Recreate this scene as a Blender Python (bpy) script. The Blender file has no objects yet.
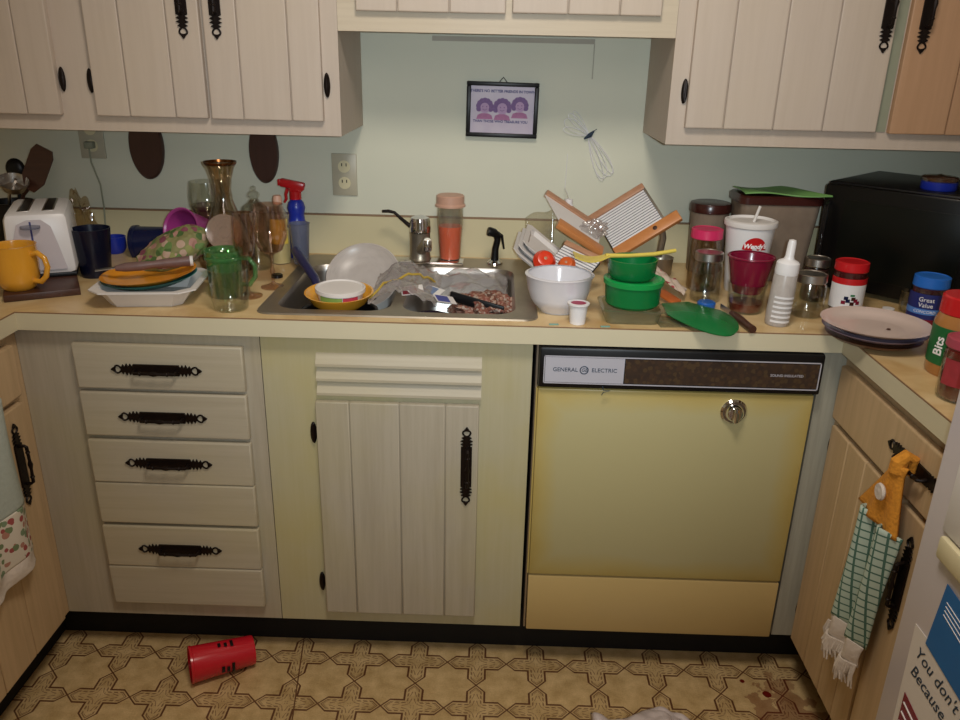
import bpy, bmesh, math, random
from mathutils import Vector, Matrix, Euler, noise
random.seed(7)
C = bpy.context.scene.collection
PI = math.pi
# ---------------------------------------------------------------- camera, light, exposure
cd = bpy.data.cameras.new('camera'); cam = bpy.data.objects.new('camera', cd); C.objects.link(cam)
r_ = Vector((0.99948088, 0.02428167, 0.02117499)); u_ = Vector((-0.02846283, 0.35755794, 0.93345711)); f_ = Vector((-0.01509461, 0.93357523, -0.35806345))
cam.matrix_world = Matrix(((r_.x, u_.x, -f_.x, 0.0067), (r_.y, u_.y, -f_.y, -2.2108), (r_.z, u_.z, -f_.z, 1.4479), (0, 0, 0, 1)))
cd.sensor_width = 36; cd.lens = 801.3163 / 960 * 36; cd.clip_start = 0.02
bpy.context.scene.camera = cam
w = bpy.data.worlds.new('world'); bpy.context.scene.world = w; w.use_nodes = True
w.node_tree.nodes['Background'].inputs[0].default_value = (0.72, 0.85, 1.0, 1)
w.node_tree.nodes['Background'].inputs[1].default_value = 0.15
def area(name, loc, size, power, col, target):
    l = bpy.data.lights.new(name, 'AREA'); l.shape = 'DISK'; l.size = size; l.energy = power; l.color = col
    o = bpy.data.objects.new(name, l); C.objects.link(o); o.location = loc
    o.rotation_euler = (Vector(target) - Vector(loc)).to_track_quat('-Z', 'Y').to_euler(); return o
area('ceiling_lamp_light', (0.05, -1.5, 2.36), 0.42, 14, (1.0, 0.91, 0.79), (0.05, -0.9, 0.6))
area('far_room_light', (0.1, -3.0, 2.2), 0.9, 5, (1.0, 0.84, 0.76), (0, -0.6, 0.9))
fl_ = bpy.data.lights.new('phone_flash', 'SPOT'); fl_.energy = 52; fl_.shadow_soft_size = 0.010; fl_.color = (0.80, 0.93, 1.0); fl_.spot_size = math.radians(80); fl_.spot_blend = 1.0
fo_ = bpy.data.objects.new('phone_flash', fl_); C.objects.link(fo_); fo_.location = (0.045, -2.215, 1.462); fo_.rotation_euler = (Vector((0.02, -0.2, 1.16)) - Vector(fo_.location)).to_track_quat('-Z', 'Y').to_euler()
vs = bpy.context.scene.view_settings
vs.view_transform = 'Standard'; vs.look = 'None'; vs.gamma = 1; vs.use_curve_mapping = False; vs.exposure = 0.12

# ---------------------------------------------------------------- materials
def lin(c): return tuple((x / 12.92 if x <= 0.04045 else ((x + 0.055) / 1.055) ** 2.4) for x in c)
def srgb(h): return lin(tuple(int(h[i:i + 2], 16) / 255 for i in (0, 2, 4)))
def newmat(name):
    m = bpy.data.materials.new(name); m.use_nodes = True
    nt = m.node_tree; return m, nt, nt.nodes['Principled BSDF']
def N(nt, t, **k):
    n = nt.nodes.new(t)
    for a, b in k.items(): setattr(n, a, b)
    return n
def plain(name, hexc, rough=0.5, metal=0.0, var=0.12, scale=18, bump=0.0, spec=0.5, alpha=1.0, sss=0, coat=0):
    """a paint, plastic, ceramic or metal with faint procedural mottling"""
    m, nt, b = newmat(name); c = srgb(hexc)
    tc = N(nt, 'ShaderNodeTexCoord'); no = N(nt, 'ShaderNodeTexNoise'); no.inputs['Scale'].default_value = scale; no.inputs['Detail'].default_value = 4
    nt.links.new(tc.outputs['Object'], no.inputs['Vector'])
    mx = N(nt, 'ShaderNodeMix', data_type='RGBA')
    mx.inputs[6].default_value = (*[x * (1 - var) for x in c], 1); mx.inputs[7].default_value = (*[min(1, x * (1 + var)) for x in c], 1)
    nt.links.new(no.outputs[0], mx.inputs[0]); nt.links.new(mx.outputs[2], b.inputs['Base Color'])
    b.inputs['Roughness'].default_value = rough; b.inputs['Metallic'].default_value = metal; b.inputs['Specular IOR Level'].default_value = spec
    b.inputs['Coat Weight'].default_value = coat
    if alpha < 1: b.inputs['Alpha'].default_value = alpha
    if bump:
        bp = N(nt, 'ShaderNodeBump'); bp.inputs['Strength'].default_value = bump; bp.inputs['Distance'].default_value = 0.002
        nt.links.new(no.outputs[0], bp.inputs['Height']); nt.links.new(bp.outputs[0], b.inputs['Normal'])
    return m
def glass(name, tint, rough=0.085, facing=0.25, haze=0.0, hazecol='ffffff'):
    """thin clear wall: see-through with fresnel reflections, optional milky haze"""
    m, nt, b = newmat(name); nt.nodes.remove(b); out = nt.nodes['Material Output']
    tr = N(nt, 'ShaderNodeBsdfTransparent'); tr.inputs[0].default_value = (*srgb(tint), 1)
    gl = N(nt, 'ShaderNodeBsdfGlossy'); gl.inputs['Roughness'].default_value = rough
    lw = N(nt, 'ShaderNodeLayerWeight'); lw.inputs[0].default_value = facing
    pw = N(nt, 'ShaderNodeMath', operation='POWER'); pw.inputs[1].default_value = 1.7; nt.links.new(lw.outputs['Facing'], pw.inputs[0])
    no = N(nt, 'ShaderNodeTexNoise'); no.inputs['Scale'].default_value = 6
    mth = N(nt, 'ShaderNodeMath', operation='MULTIPLY_ADD'); mth.inputs[1].default_value = 0.75; mth.inputs[2].default_value = 0.085
    nt.links.new(pw.outputs[0], mth.inputs[0])
    mx = N(nt, 'ShaderNodeMixShader'); nt.links.new(mth.outputs[0], mx.inputs[0]); nt.links.new(tr.outputs[0], mx.inputs[1]); nt.links.new(gl.outputs[0], mx.inputs[2])
    last = mx
    if haze:
        di = N(nt, 'ShaderNodeBsdfDiffuse'); di.inputs[0].default_value = (*srgb(hazecol), 1)
        m2 = N(nt, 'ShaderNodeMath', operation='MULTIPLY_ADD'); m2.inputs[1].default_value = haze * 0.5; m2.inputs[2].default_value = haze * 0.75
        nt.links.new(no.outputs[0], m2.inputs[0])
        mx2 = N(nt, 'ShaderNodeMixShader'); nt.links.new(m2.outputs[0], mx2.inputs[0]); nt.links.new(mx.outputs[0], mx2.inputs[1]); nt.links.new(di.outputs[0], mx2.inputs[2]); last = mx2
    nt.links.new(last.outputs[0], out.inputs[0]); return m
def wood(name, base, dark, axis='Z', amount=0.35, rough=0.55, scale=1.0, blotch=0.0, blotchcol='a08a50'):
    """painted or stained wood with streaks running along one axis"""
    m, nt, b = newmat(name)
    tc = N(nt, 'ShaderNodeTexCoord'); mp = N(nt, 'ShaderNodeMapping')
    s = [75 * scale] * 3; s['XYZ'.index(axis)] = 3.5 * scale; mp.inputs['Scale'].default_value = s
    nt.links.new(tc.outputs['Object'], mp.inputs[0])
    n1 = N(nt, 'ShaderNodeTexNoise'); n1.inputs['Scale'].default_value = 1; n1.inputs['Detail'].default_value = 5; n1.inputs['Roughness'].default_value = 0.65
    nt.links.new(mp.outputs[0], n1.inputs['Vector'])
    rp = N(nt, 'ShaderNodeValToRGB'); rp.color_ramp.elements[0].position = 0.30; rp.color_ramp.elements[1].position = 0.62
    nt.links.new(n1.outputs[0], rp.inputs[0])
    mx = N(nt, 'ShaderNodeMix', data_type='RGBA'); cb = srgb(base); ck = srgb(dark)
    mx.inputs[6].default_value = (*[a * (1 - amount) + k * amount for a, k in zip(cb, ck)], 1); mx.inputs[7].default_value = (*cb, 1)
    nt.links.new(rp.outputs[0], mx.inputs[0])
    n2 = N(nt, 'ShaderNodeTexNoise'); n2.inputs['Scale'].default_value = 3.5; n2.inputs['Detail'].default_value = 4
    nt.links.new(tc.outputs['Object'], n2.inputs['Vector'])
    r2 = N(nt, 'ShaderNodeValToRGB'); r2.color_ramp.elements[0].position = 0.42; r2.color_ramp.elements[1].position = 0.72
    nt.links.new(n2.outputs[0], r2.inputs[0])
    m3 = N(nt, 'ShaderNodeMath', operation='MULTIPLY'); m3.inputs[1].default_value = blotch; nt.links.new(r2.outputs[0], m3.inputs[0])
    mx2 = N(nt, 'ShaderNodeMix', data_type='RGBA'); nt.links.new(m3.outputs[0], mx2.inputs[0]); nt.links.new(mx.outputs[2], mx2.inputs[6]); mx2.inputs[7].default_value = (*srgb(blotchcol), 1)
    nt.links.new(mx2.outputs[2], b.inputs['Base Color']); b.inputs['Roughness'].default_value = rough
    bp = N(nt, 'ShaderNodeBump'); bp.inputs['Strength'].default_value = 0.10; bp.inputs['Distance'].default_value = 0.0006
    nt.links.new(n1.outputs[0], bp.inputs['Height']); nt.links.new(bp.outputs[0], b.inputs['Normal'])
    return m
M = {}
M['wall'] = plain('wall_paint', 'd2d2bf', 0.55, var=0.04, scale=5, bump=0.15)
M['ceil'] = plain('ceiling_paint', 'd8d2c4', 0.8, var=0.03)
M['cab'] = wood('pickled_oak', 'b3a996', '80735c', 'Z', 0.25, 0.5, blotch=0.35, blotchcol='b0a468')
M['cabU'] = wood('pickled_oak_upper', 'bdaea0', '94806c', 'Z', 0.14, 0.5, blotch=0.15, blotchcol='c8b490')
M['cabH'] = wood('pickled_oak_rail', 'c6b8a2', '98846c', 'X', 0.2, 0.5, blotch=0.1)
M['drawer'] = wood('pickled_oak_drawer', 'b7ad98', '8a7c62', 'X', 0.22, 0.5, blotch=0.3, blotchcol='bdae7a')
M['sinkcab'] = wood('yellowed_oak', 'b6ae90', 'a2986c', 'Z', 0.25, 0.5, blotch=0.45, blotchcol='b9a95e')
M['sidecab'] = wood('warm_pickled_oak', 'c6a983', '8e7450', 'Z', 0.3, 0.5, blotch=0.2, blotchcol='b09468')
M['greycab'] = wood('grey_pickled_oak', 'a8a494', '6f6c62', 'Z', 0.4, 0.5, blotch=0.2, blotchcol='8f8f80')
M['warmlitwood'] = wood('warm_lit_oak', 'b58e6e', '94704c', 'Z', 0.25, 0.5)  # warm lamp cast put into the oak colour of one door
M['greenish'] = plain('grey_green_paint', '8b8e7a', 0.6)
M['band'] = plain('cream_laminate', 'cdc3a6', 0.4, var=0.05, scale=8)
M['splash'] = plain('yellow_laminate', 'ccc19c', 0.4, var=0.05, scale=8)
M['black'] = plain('black_plastic', '0e0d0f', 0.4, spec=0.35)
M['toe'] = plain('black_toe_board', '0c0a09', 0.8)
M['iron'] = plain('aged_iron', '1d1310', 0.42, metal=0.6, bump=0.3, scale=120)
M['steel'] = plain('brushed_steel', 'bdb8b2', 0.33, metal=1.0, var=0.1, scale=30)
M['steeld'] = plain('stained_steel', 'a59a8a', 0.38, metal=0.85, var=0.2, scale=20)
M['chrome'] = plain('chrome', 'd8d8dc', 0.08, metal=1.0, var=0.02)
M['white'] = plain('white_plastic', 'e2dfe0', 0.35, var=0.03)
M['foam'] = plain('white_foam', 'd9d3cf', 0.7, var=0.03)
M['ceramic'] = plain('white_ceramic', 'd6d3d8', 0.15, var=0.03, coat=0.5)
M['plateceramic'] = plain('used_plate_ceramic', 'cdb9b0', 0.2, var=0.1, scale=9)
M['yellow'] = plain('yellow_orange_glaze', 'e0a032', 0.18, var=0.06, coat=0.5)
M['orangeplate'] = plain('orange_glaze', 'e6962a', 0.2, var=0.06, coat=0.4)
M['teal'] = plain('teal_glaze', '2c8486', 0.2, var=0.06, coat=0.4)
M['navy'] = plain('navy_plastic', '141a3c', 0.25)
M['navyd'] = plain('dark_navy_plastic', '0c1024', 0.25)
M['blue'] = plain('blue_plastic', '1d2f9a', 0.3)
M['magenta'] = plain('magenta_plastic', 'a03a82', 0.3)
M['maroon'] = plain('maroon_plastic', '7a1230', 0.22)
M['red'] = plain('red_plastic', 'c01c22', 0.25, var=0.05)
M['redcup'] = plain('red_tumbler_plastic', 'c8202e', 0.22, var=0.04)
M['green'] = plain('green_plastic', '0c7038', 0.25, var=0.06)
M['greenlid'] = plain('green_lid_plastic', '159548', 0.3, var=0.05)
M['sage'] = plain('light_green_cloth', '74a55c', 0.55, bump=0.2)
M['woodr'] = wood('reddish_wood', 'b98a6c', '7c4a2c', 'X', 0.3, 0.4)
M['woodo'] = wood('orange_wood', 'c98650', 'a85a24', 'X', 0.3, 0.35)
M['darkwood'] = wood('dark_walnut', '4a2c20', '2a1710', 'X', 0.5, 0.4)
M['plaque'] = wood('dark_brown_plaque', '43271f', '2a1712', 'Z', 0.4, 0.35)
M['brownplastic'] = plain('brown_lid_plastic', '3c1a16', 0.25)
M['cream'] = plain('cream_plastic', 'd6cca8', 0.4)
M['peach'] = plain('peach_plastic', 'c79c86', 0.45)
M['orangeliq'] = plain('orange_drink', 'e8602a', 0.3, var=0.05)
M['paper'] = plain('white_paper', 'dcd5cf', 0.8, var=0.03)
M['cardblue'] = plain('blue_card', '1565a8', 0.5)
M['ink'] = plain('dark_ink', '23364a', 0.7)
M['inkblue'] = plain('blue_ink', '3c3f78', 0.7)
M['white_ink'] = plain('white_ink', 'f0ecec', 0.6)
M['fridge'] = plain('white_enamel', 'c9c1c6', 0.3, var=0.02)
M['dw'] = plain('harvest_gold_enamel', 'bfa765', 0.35, var=0.05, scale=3)
def dwmat():
    m, nt, b = newmat('harvest_gold_door'); tc = N(nt, 'ShaderNodeTexCoord'); sp = N(nt, 'ShaderNodeSeparateXYZ'); nt.links.new(tc.outputs['Object'], sp.inputs[0])
    def mt(op, a, c_=0.0):
        n = N(nt, 'ShaderNodeMath', operation=op)
        for i, v in enumerate((a, c_)):
            if isinstance(v, (int, float)): n.inputs[i].default_value = v
            else: nt.links.new(v, n.inputs[i])
        return n.outputs[0]
    no = N(nt, 'ShaderNodeTexNoise'); no.inputs['Scale'].default_value = 7; no.inputs['Detail'].default_value = 4; nt.links.new(tc.outputs['Object'], no.inputs['Vector'])
    dx = mt('SUBTRACT', 0.298, mt('ABSOLUTE', mt('SUBTRACT', sp.outputs[0], 0.406))); dz = mt('SUBTRACT', 0.240, mt('ABSOLUTE', mt('SUBTRACT', sp.outputs[2], 0.532)))
    d = mt('ADD', mt('MINIMUM', dx, dz), mt('MULTIPLY', mt('SUBTRACT', no.outputs[0], 0.5), 0.06))
    rp = N(nt, 'ShaderNodeValToRGB'); rp.color_ramp.elements[0].color = (*srgb('b09a58'), 1); rp.color_ramp.elements[1].position = 0.055; rp.color_ramp.elements[1].color = (*srgb('b2a87c'), 1)
    k = rp.color_ramp.elements.new(0.02); k.color = (*srgb('b4a266'), 1)
    nt.links.new(d, rp.inputs[0]); nt.links.new(rp.outputs[0], b.inputs['Base Color']); b.inputs['Roughness'].default_value = 0.38; return m
M['dw'] = dwmat()
M['dwk'] = plain('gold_enamel_kick', 'bfa56e', 0.35, var=0.05, scale=4)
M['silver'] = plain('silver_trim', 'cfcfdc', 0.3, metal=0.35, var=0.02)
M['clear'] = glass('clear_glass', 'f9faf7')
M['clearp'] = glass('clear_plastic', 'f4f2ea', rough=0.12, haze=0.04)
M['frost'] = glass('frosted_plastic', 'e6e2e0', rough=0.3, haze=0.62, hazecol='cfc6c0')
M['amber'] = glass('smoky_amber_glass', 'f1eade', rough=0.085)
M['pinkglass'] = glass('pink_gold_glass', 'f7ebe5', rough=0.085)
M['greenglass'] = glass('green_tinted_glass', 'c8e6c4', rough=0.085, haze=0.16, hazecol='6bb070')
M['brownclear'] = glass('brown_cloudy_plastic', 'd6c8b4', rough=0.15, haze=0.55, hazecol='a08e7e')
M['greyclear'] = glass('grey_cloudy_plastic', 'd8dae2', rough=0.2, haze=0.3, hazecol='8e93a8')
M['greenbox'] = glass('cloudy_clear_box', 'eceee0', rough=0.15, haze=0.14, hazecol='a9a58a')
M['gold'] = plain('dark_gold_band', '6a4426', 0.2, metal=0.9)
M['ring'] = glass('ringed_glass', 'f0e6de', rough=0.1, haze=0.35, hazecol='b8a090')
M['film'] = glass('cloudy_film', 'f2f0ee', rough=0.15, haze=0.2, hazecol='d0c8c8')

def floor_mat():
    m, nt, b = newmat('vinyl_floor_cross_pattern')
    def mth(op, a, b_=None, c_=None):
        n = N(nt, 'ShaderNodeMath', operation=op)
        for i, v in enumerate((a, b_, c_)):
            if v is None: continue
            if isinstance(v, (int, float)): n.inputs[i].default_value = v
            else: nt.links.new(v, n.inputs[i])
        return n.outputs[0]
    tc = N(nt, 'ShaderNodeTexCoord'); sp = N(nt, 'ShaderNodeSeparateXYZ'); nt.links.new(tc.outputs['Object'], sp.inputs[0])
    X, Y = sp.outputs[0], sp.outputs[1]
    def cell(v, o, s): return mth('SUBTRACT', mth('FRACT', mth('ADD', mth('DIVIDE', mth('SUBTRACT', v, o), s), 100.5)), 0.5)
    u = cell(X, -0.010, 0.1495); v = cell(Y, -0.586, 0.1525)
    au = mth('ABSOLUTE', u); av = mth('ABSOLUTE', v)
    def hexa(a, bb, w): return mth('MAXIMUM', mth('SUBTRACT', bb, w), mth('SUBTRACT', bb, mth('SUBTRACT', 0.5, a)))
    d = mth('MINIMUM', hexa(au, av, 0.14), hexa(av, au, 0.14))
    line = mth('LESS_THAN', mth('ABSOLUTE', d), 0.0165)
    ins = mth('LESS_THAN', d, -0.035)
    # filigree: scrolls inside the cross
    dash = mth('GREATER_THAN', mth('SINE', mth('MULTIPLY', mth('ADD', au, av), 62)), -0.45)
    dash2 = mth('GREATER_THAN', mth('SINE', mth('ADD', mth('MULTIPLY', mth('ADD', au, av), 44), 1.0)), 0.0)
    r1 = mth('MULTIPLY', mth('LESS_THAN', mth('ABSOLUTE', mth('ADD', d, 0.056)), 0.013), dash)
    r2 = mth('MULTIPLY', mth('LESS_THAN', mth('ABSOLUTE', mth('ADD', d, mth('ADD', 0.100, mth('MULTIPLY', mth('SINE', mth('MULTIPLY', mth('ADD', au, av), 44)), 0.016)))), 0.010), dash2)
    fil = mth('MULTIPLY', mth('MAXIMUM', r1, r2), ins)
    no = N(nt, 'ShaderNodeTexNoise'); no.inputs['Scale'].default_value = 26; no.inputs['Detail'].default_value = 6; nt.links.new(tc.outputs['Object'], no.inputs['Vector'])
    n2 = N(nt, 'ShaderNodeTexNoise'); n2.inputs['Scale'].default_value = 260; n2.inputs['Detail'].default_value = 3; nt.links.new(tc.outputs['Object'], n2.inputs['Vector'])
    rp = N(nt, 'ShaderNodeValToRGB'); rp.color_ramp.elements[0].position = 0.33; rp.color_ramp.elements[0].color = (*srgb('ae9160'), 1)
    rp.color_ramp.elements[1].position = 0.66; rp.color_ramp.elements[1].color = (*srgb('d6b988'), 1)
    nt.links.new(mth('ADD', mth('MULTIPLY', no.outputs[0], 0.7), mth('MULTIPLY', n2.outputs[0], 0.3)), rp.inputs[0])
    ink = mth('MAXIMUM', mth('MULTIPLY', line, 0.92), mth('MULTIPLY', fil, 0.66))
    # darker tint inside the crosses
    tint = mth('MULTIPLY', mth('LESS_THAN', d, 0.0), 0.04); ink = mth('MAXIMUM', ink, tint)
    seam = mth('LESS_THAN', mth('ABSOLUTE', mth('SUBTRACT', X, mth('SUBTRACT', -0.534, mth('MULTIPLY', Y, 0.13)))), 0.0016)
    ink = mth('MAXIMUM', ink, mth('MULTIPLY', seam, 0.9))
    mx = N(nt, 'ShaderNodeMix', data_type='RGBA'); nt.links.new(ink, mx.inputs[0]); nt.links.new(rp.outputs[0], mx.inputs[6]); mx.inputs[7].default_value = (*srgb('552a14'), 1)
    # red spills
    def blob(cx, cy, r, soft):
        dx = mth('SUBTRACT', X, cx); dy = mth('SUBTRACT', Y, cy)
        dd = mth('ADD', mth('SQRT', mth('ADD', mth('MULTIPLY', dx, dx), mth('MULTIPLY', dy, dy))), mth('MULTIPLY', mth('SUBTRACT', no.outputs[0], 0.5), soft))
        return mth('LESS_THAN', dd, r)
    st = mth('MAXIMUM', blob(0.700, -0.660, 0.011, 0.02), blob(0.652, -0.617, 0.006, 0.01))
    st = mth('MAXIMUM', st, mth('MULTIPLY', blob(0.735, -0.72, 0.075, 0.28), 0.45))
    st = mth('MAXIMUM', st, mth('MULTIPLY', blob(0.745, -0.63, 0.04, 0.2), 0.35))
    m4 = N(nt, 'ShaderNodeMix', data_type='RGBA'); nt.links.new(st, m4.inputs[0]); nt.links.new(mx.outputs[2], m4.inputs[6]); m4.inputs[7].default_value = (*srgb('6a1008'), 1)
    nt.links.new(m4.outputs[2], b.inputs['Base Color']); b.inputs['Roughness'].default_value = 0.42
    return m
M['floor'] = floor_mat()
def counter_mat():
    m, nt, b = newmat('tan_laminate')
    tc = N(nt, 'ShaderNodeTexCoord'); n1 = N(nt, 'ShaderNodeTexNoise'); n1.inputs['Scale'].default_value = 7; n1.inputs['Detail'].default_value = 8; n1.inputs['Distortion'].default_value = 1.5
    nt.links.new(tc.outputs['Object'], n1.inputs['Vector'])
    rp = N(nt, 'ShaderNodeValToRGB'); e = rp.color_ramp.elements
    e[0].position = 0.3; e[0].color = (*srgb('c09c68'), 1); e[1].position = 0.7; e[1].color = (*srgb('dcc294'), 1)
    k = e.new(0.5); k.color = (*srgb('d2b482'), 1)
    nt.links.new(n1.outputs[0], rp.inputs[0]); nt.links.new(rp.outputs[0], b.inputs['Base Color']); b.inputs['Roughness'].default_value = 0.32
    return m
M['counter'] = counter_mat(); M['seam'] = plain('brown_laminate_seam', '8a6a4c', 0.5); M['oplate'] = plain('beige_cover_plate', 'b4ad98', 0.4)
def spots_mat(name, base, cols, scale, thr=0.35):
    """cloth or content with voronoi patches of several colours"""
    m, nt, b = newmat(name); tc = N(nt, 'ShaderNodeTexCoord')
    vo = N(nt, 'ShaderNodeTexVoronoi'); vo.inputs['Scale'].default_value = scale; nt.links.new(tc.outputs['Object'], vo.inputs['Vector'])
    rp = N(nt, 'ShaderNodeValToRGB'); rp.color_ramp.interpolation = 'CONSTANT'
    e = rp.color_ramp.elements; e[0].color = (*srgb(cols[0]), 1); e[1].position = 1 / len(cols); e[1].color = (*srgb(cols[1]), 1)
    for i, c in enumerate(cols[2:], 2): k = e.new(i / len(cols)); k.color = (*srgb(c), 1)
    sc = N(nt, 'ShaderNodeSeparateColor'); nt.links.new(vo.outputs['Color'], sc.inputs[0]); nt.links.new(sc.outputs[0], rp.inputs[0])
    lt = N(nt, 'ShaderNodeMath', operation='LESS_THAN'); lt.inputs[1].default_value = thr; nt.links.new(vo.outputs['Distance'], lt.inputs[0])
    mx = N(nt, 'ShaderNodeMix', data_type='RGBA'); nt.links.new(lt.outputs[0], mx.inputs[0]); mx.inputs[6].default_value = (*srgb(base), 1); nt.links.new(rp.outputs[0], mx.inputs[7])
    nt.links.new(mx.outputs[2], b.inputs['Base Color']); b.inputs['Roughness'].default_value = 0.75
    return m
M['floral'] = spots_mat('floral_quilt', '7d7a4e', ['5f7a42', 'a87c70', '7d4250', '86864e', 'b09480', '46602f'], 55, 0.55)
M['burl'] = spots_mat('brown_burl', '33200f', ['3d2712', '2e1c0d', '443016', '382310'], 110, 0.6)
M['scraps'] = spots_mat('food_scraps', '7a4a3a', ['94685a', 'a88c7c', '7c4438', '9c7664', '5c3a30', 'a8988c'], 150, 0.6)
M['greentowel'] = spots_mat('printed_towel_foot', 'cfc6b8', ['6c7c58', '9a4a48', '75886a', 'cfc6b8', 'a87868'], 60, 0.5)
def band_towel(name, base, bands):
    """cloth with stripes at given heights, for the left towel"""
    m, nt, b = newmat(name); tc = N(nt, 'ShaderNodeTexCoord'); sp = N(nt, 'ShaderNodeSeparateXYZ'); nt.links.new(tc.outputs['Object'], sp.inputs[0])
    rp = N(nt, 'ShaderNodeValToRGB'); rp.color_ramp.interpolation = 'CONSTANT'; e = rp.color_ramp.elements
    e[0].color = (*srgb(base), 1); e[1].position = bands[0][0]; e[1].color = (*srgb(bands[0][1]), 1)
    for p, c in bands[1:]: k = e.new(p); k.color = (*srgb(c), 1)
    nt.links.new(sp.outputs[2], rp.inputs[0]); nt.links.new(rp.outputs[0], b.inputs['Base Color']); b.inputs['Roughness'].default_value = 0.9
    return m
def plaid():
    m, nt, b = newmat('green_plaid_terry'); tc = N(nt, 'ShaderNodeTexCoord'); sp = N(nt, 'ShaderNodeSeparateXYZ'); nt.links.new(tc.outputs['Object'], sp.inputs[0])
    def stripes(o, f, w):
        a = N(nt, 'ShaderNodeMath', operation='MULTIPLY'); a.inputs[1].default_value = f; nt.links.new(o, a.inputs[0])
        fr = N(nt, 'ShaderNodeMath', operation='FRACT'); nt.links.new(a.outputs[0], fr.inputs[0])
        l = N(nt, 'ShaderNodeMath', operation='LESS_THAN'); l.inputs[1].default_value = w; nt.links.new(fr.outputs[0], l.inputs[0]); return l.outputs[0]
    a = stripes(sp.outputs[1], 75, 0.2); c = stripes(sp.outputs[2], 62, 0.2)
    mx = N(nt, 'ShaderNodeMath', operation='MAXIMUM'); nt.links.new(a, mx.inputs[0]); nt.links.new(c, mx.inputs[1])
    m2 = N(nt, 'ShaderNodeMix', data_type='RGBA'); nt.links.new(mx.outputs[0], m2.inputs[0]); m2.inputs[6].default_value = (*srgb('b2c2b4'), 1); m2.inputs[7].default_value = (*srgb('4c6e60'), 1)
    nt.links.new(m2.outputs[2], b.inputs['Base Color']); b.inputs['Roughness'].default_value = 0.95; return m
M['plaid'] = plaid()
M['crochet'] = plain('orange_crochet', 'd08a2a', 0.95, var=0.35, scale=160, bump=1.0)
M['fringe'] = plain('white_terry', 'cfc3b8', 0.95, var=0.1, scale=120, bump=0.8)

# ---------------------------------------------------------------- mesh helpers
def box(bm, x0, x1, y0, y1, z0, z1, bev=0.0, mtx=None):
    r = bmesh.ops.create_cube(bm, size=1, matrix=Matrix.Translation(((x0 + x1) / 2, (y0 + y1) / 2, (z0 + z1) / 2)) @ Matrix.Diagonal((abs(x1 - x0), abs(y1 - y0), abs(z1 - z0), 1)))
    vs_ = r['verts']
    if bev > 0:
        es = list({e for v in vs_ for e in v.link_edges})
        rb = bmesh.ops.bevel(bm, geom=es, offset=bev, segments=2, affect='EDGES', profile=0.5)
        vs_ = list({v for f in rb['faces'] for v in f.verts} | {v for v in vs_ if v.is_valid})
    if mtx is not None: bmesh.ops.transform(bm, matrix=mtx, verts=vs_)
    return bm
def lathe(bm, prof, seg=32, mtx=None, closed=False):
    """revolve a list of (radius, z) about z"""
    rings = []; new = []
    for r, z in prof:
        if r < 1e-5: v = bm.verts.new((0, 0, z)); rings.append([v]); new.append(v)
        else:
            ring = [bm.verts.new((r * math.cos(2 * PI * i / seg), r * math.sin(2 * PI * i / seg), z)) for i in range(seg)]
            rings.append(ring); new += ring
    pairs = list(zip(rings[:-1], rings[1:])) + ([(rings[-1], rings[0])] if closed else [])
    for a, b in pairs:
        if len(a) == 1 and len(b) == 1: continue
        for i in range(seg):
            j = (i + 1) % seg
            if len(a) == 1: bm.faces.new((a[0], b[i], b[j]))
            elif len(b) == 1: bm.faces.new((a[i], b[0], a[j]))
            else: bm.faces.new((a[i], b[i], b[j], a[j]))
    if mtx is not None: bmesh.ops.transform(bm, matrix=mtx, verts=new)
    return bm
def shell(prof, t=0.0025):
    """open vessel: outer profile from the foot up, then back down inside"""
    inner = [(max(0.0, r - t), z + (t if i == 0 or r < 1e-4 else 0)) for i, (r, z) in enumerate(prof)]
    inner = [(r, z) for r, z in inner if r > 1e-4 or z == inner[0][1]]
    bot = prof[0]
    p = ([(0, bot[1])] if bot[0] > 0 else []) + list(prof) + list(reversed([(r, max(z, bot[1] + t)) for r, z in inner])) + [(0, bot[1] + t)]
    return p
def tube(bm, pts, r, seg=10, caps=True):
    pts = [Vector(p) for p in pts]; n = len(pts); rad = r if isinstance(r, (list, tuple)) else [r] * n
    rings = []; up = None
    for i in range(n):
        t = (pts[min(i + 1, n - 1)] - pts[max(i - 1, 0)]).normalized()
        if up is None: up = t.orthogonal().normalized()
        up = (up - t * up.dot(t)); up = up.normalized() if up.length > 1e-6 else t.orthogonal().normalized()
        s = t.cross(up)
        rings.append([bm.verts.new(pts[i] + (up * math.cos(2 * PI * k / seg) + s * math.sin(2 * PI * k / seg)) * rad[i]) for k in range(seg)])
    for a, b in zip(rings[:-1], rings[1:]):
        for k in range(seg): bm.faces.new((a[k], a[(k + 1) % seg], b[(k + 1) % seg], b[k]))
    if caps: bm.faces.new(list(reversed(rings[0]))); bm.faces.new(rings[-1])
    return bm
def prism(bm, poly, z0, z1, mtx=None):
    a = [bm.verts.new((x, y, z0)) for x, y in poly]; b = [bm.verts.new((x, y, z1)) for x, y in poly]; n = len(poly)
    bm.faces.new(list(reversed(a))); bm.faces.new(b)
    for i in range(n): bm.faces.new((a[i], a[(i + 1) % n], b[(i + 1) % n], b[i]))
    if mtx is not None: bmesh.ops.transform(bm, matrix=mtx, verts=a + b)
    return bm
def ball(bm, c, r, sx=1, sy=1, sz=1, seg=16, mtx=None):
    m_ = Matrix.Translation(c) @ Matrix.Diagonal((sx, sy, sz, 1))
    if mtx is not None: m_ = m_ @ mtx
    bmesh.ops.create_uvsphere(bm, u_segments=seg, v_segments=seg // 2 + 2, radius=r, matrix=m_); return bm
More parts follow.
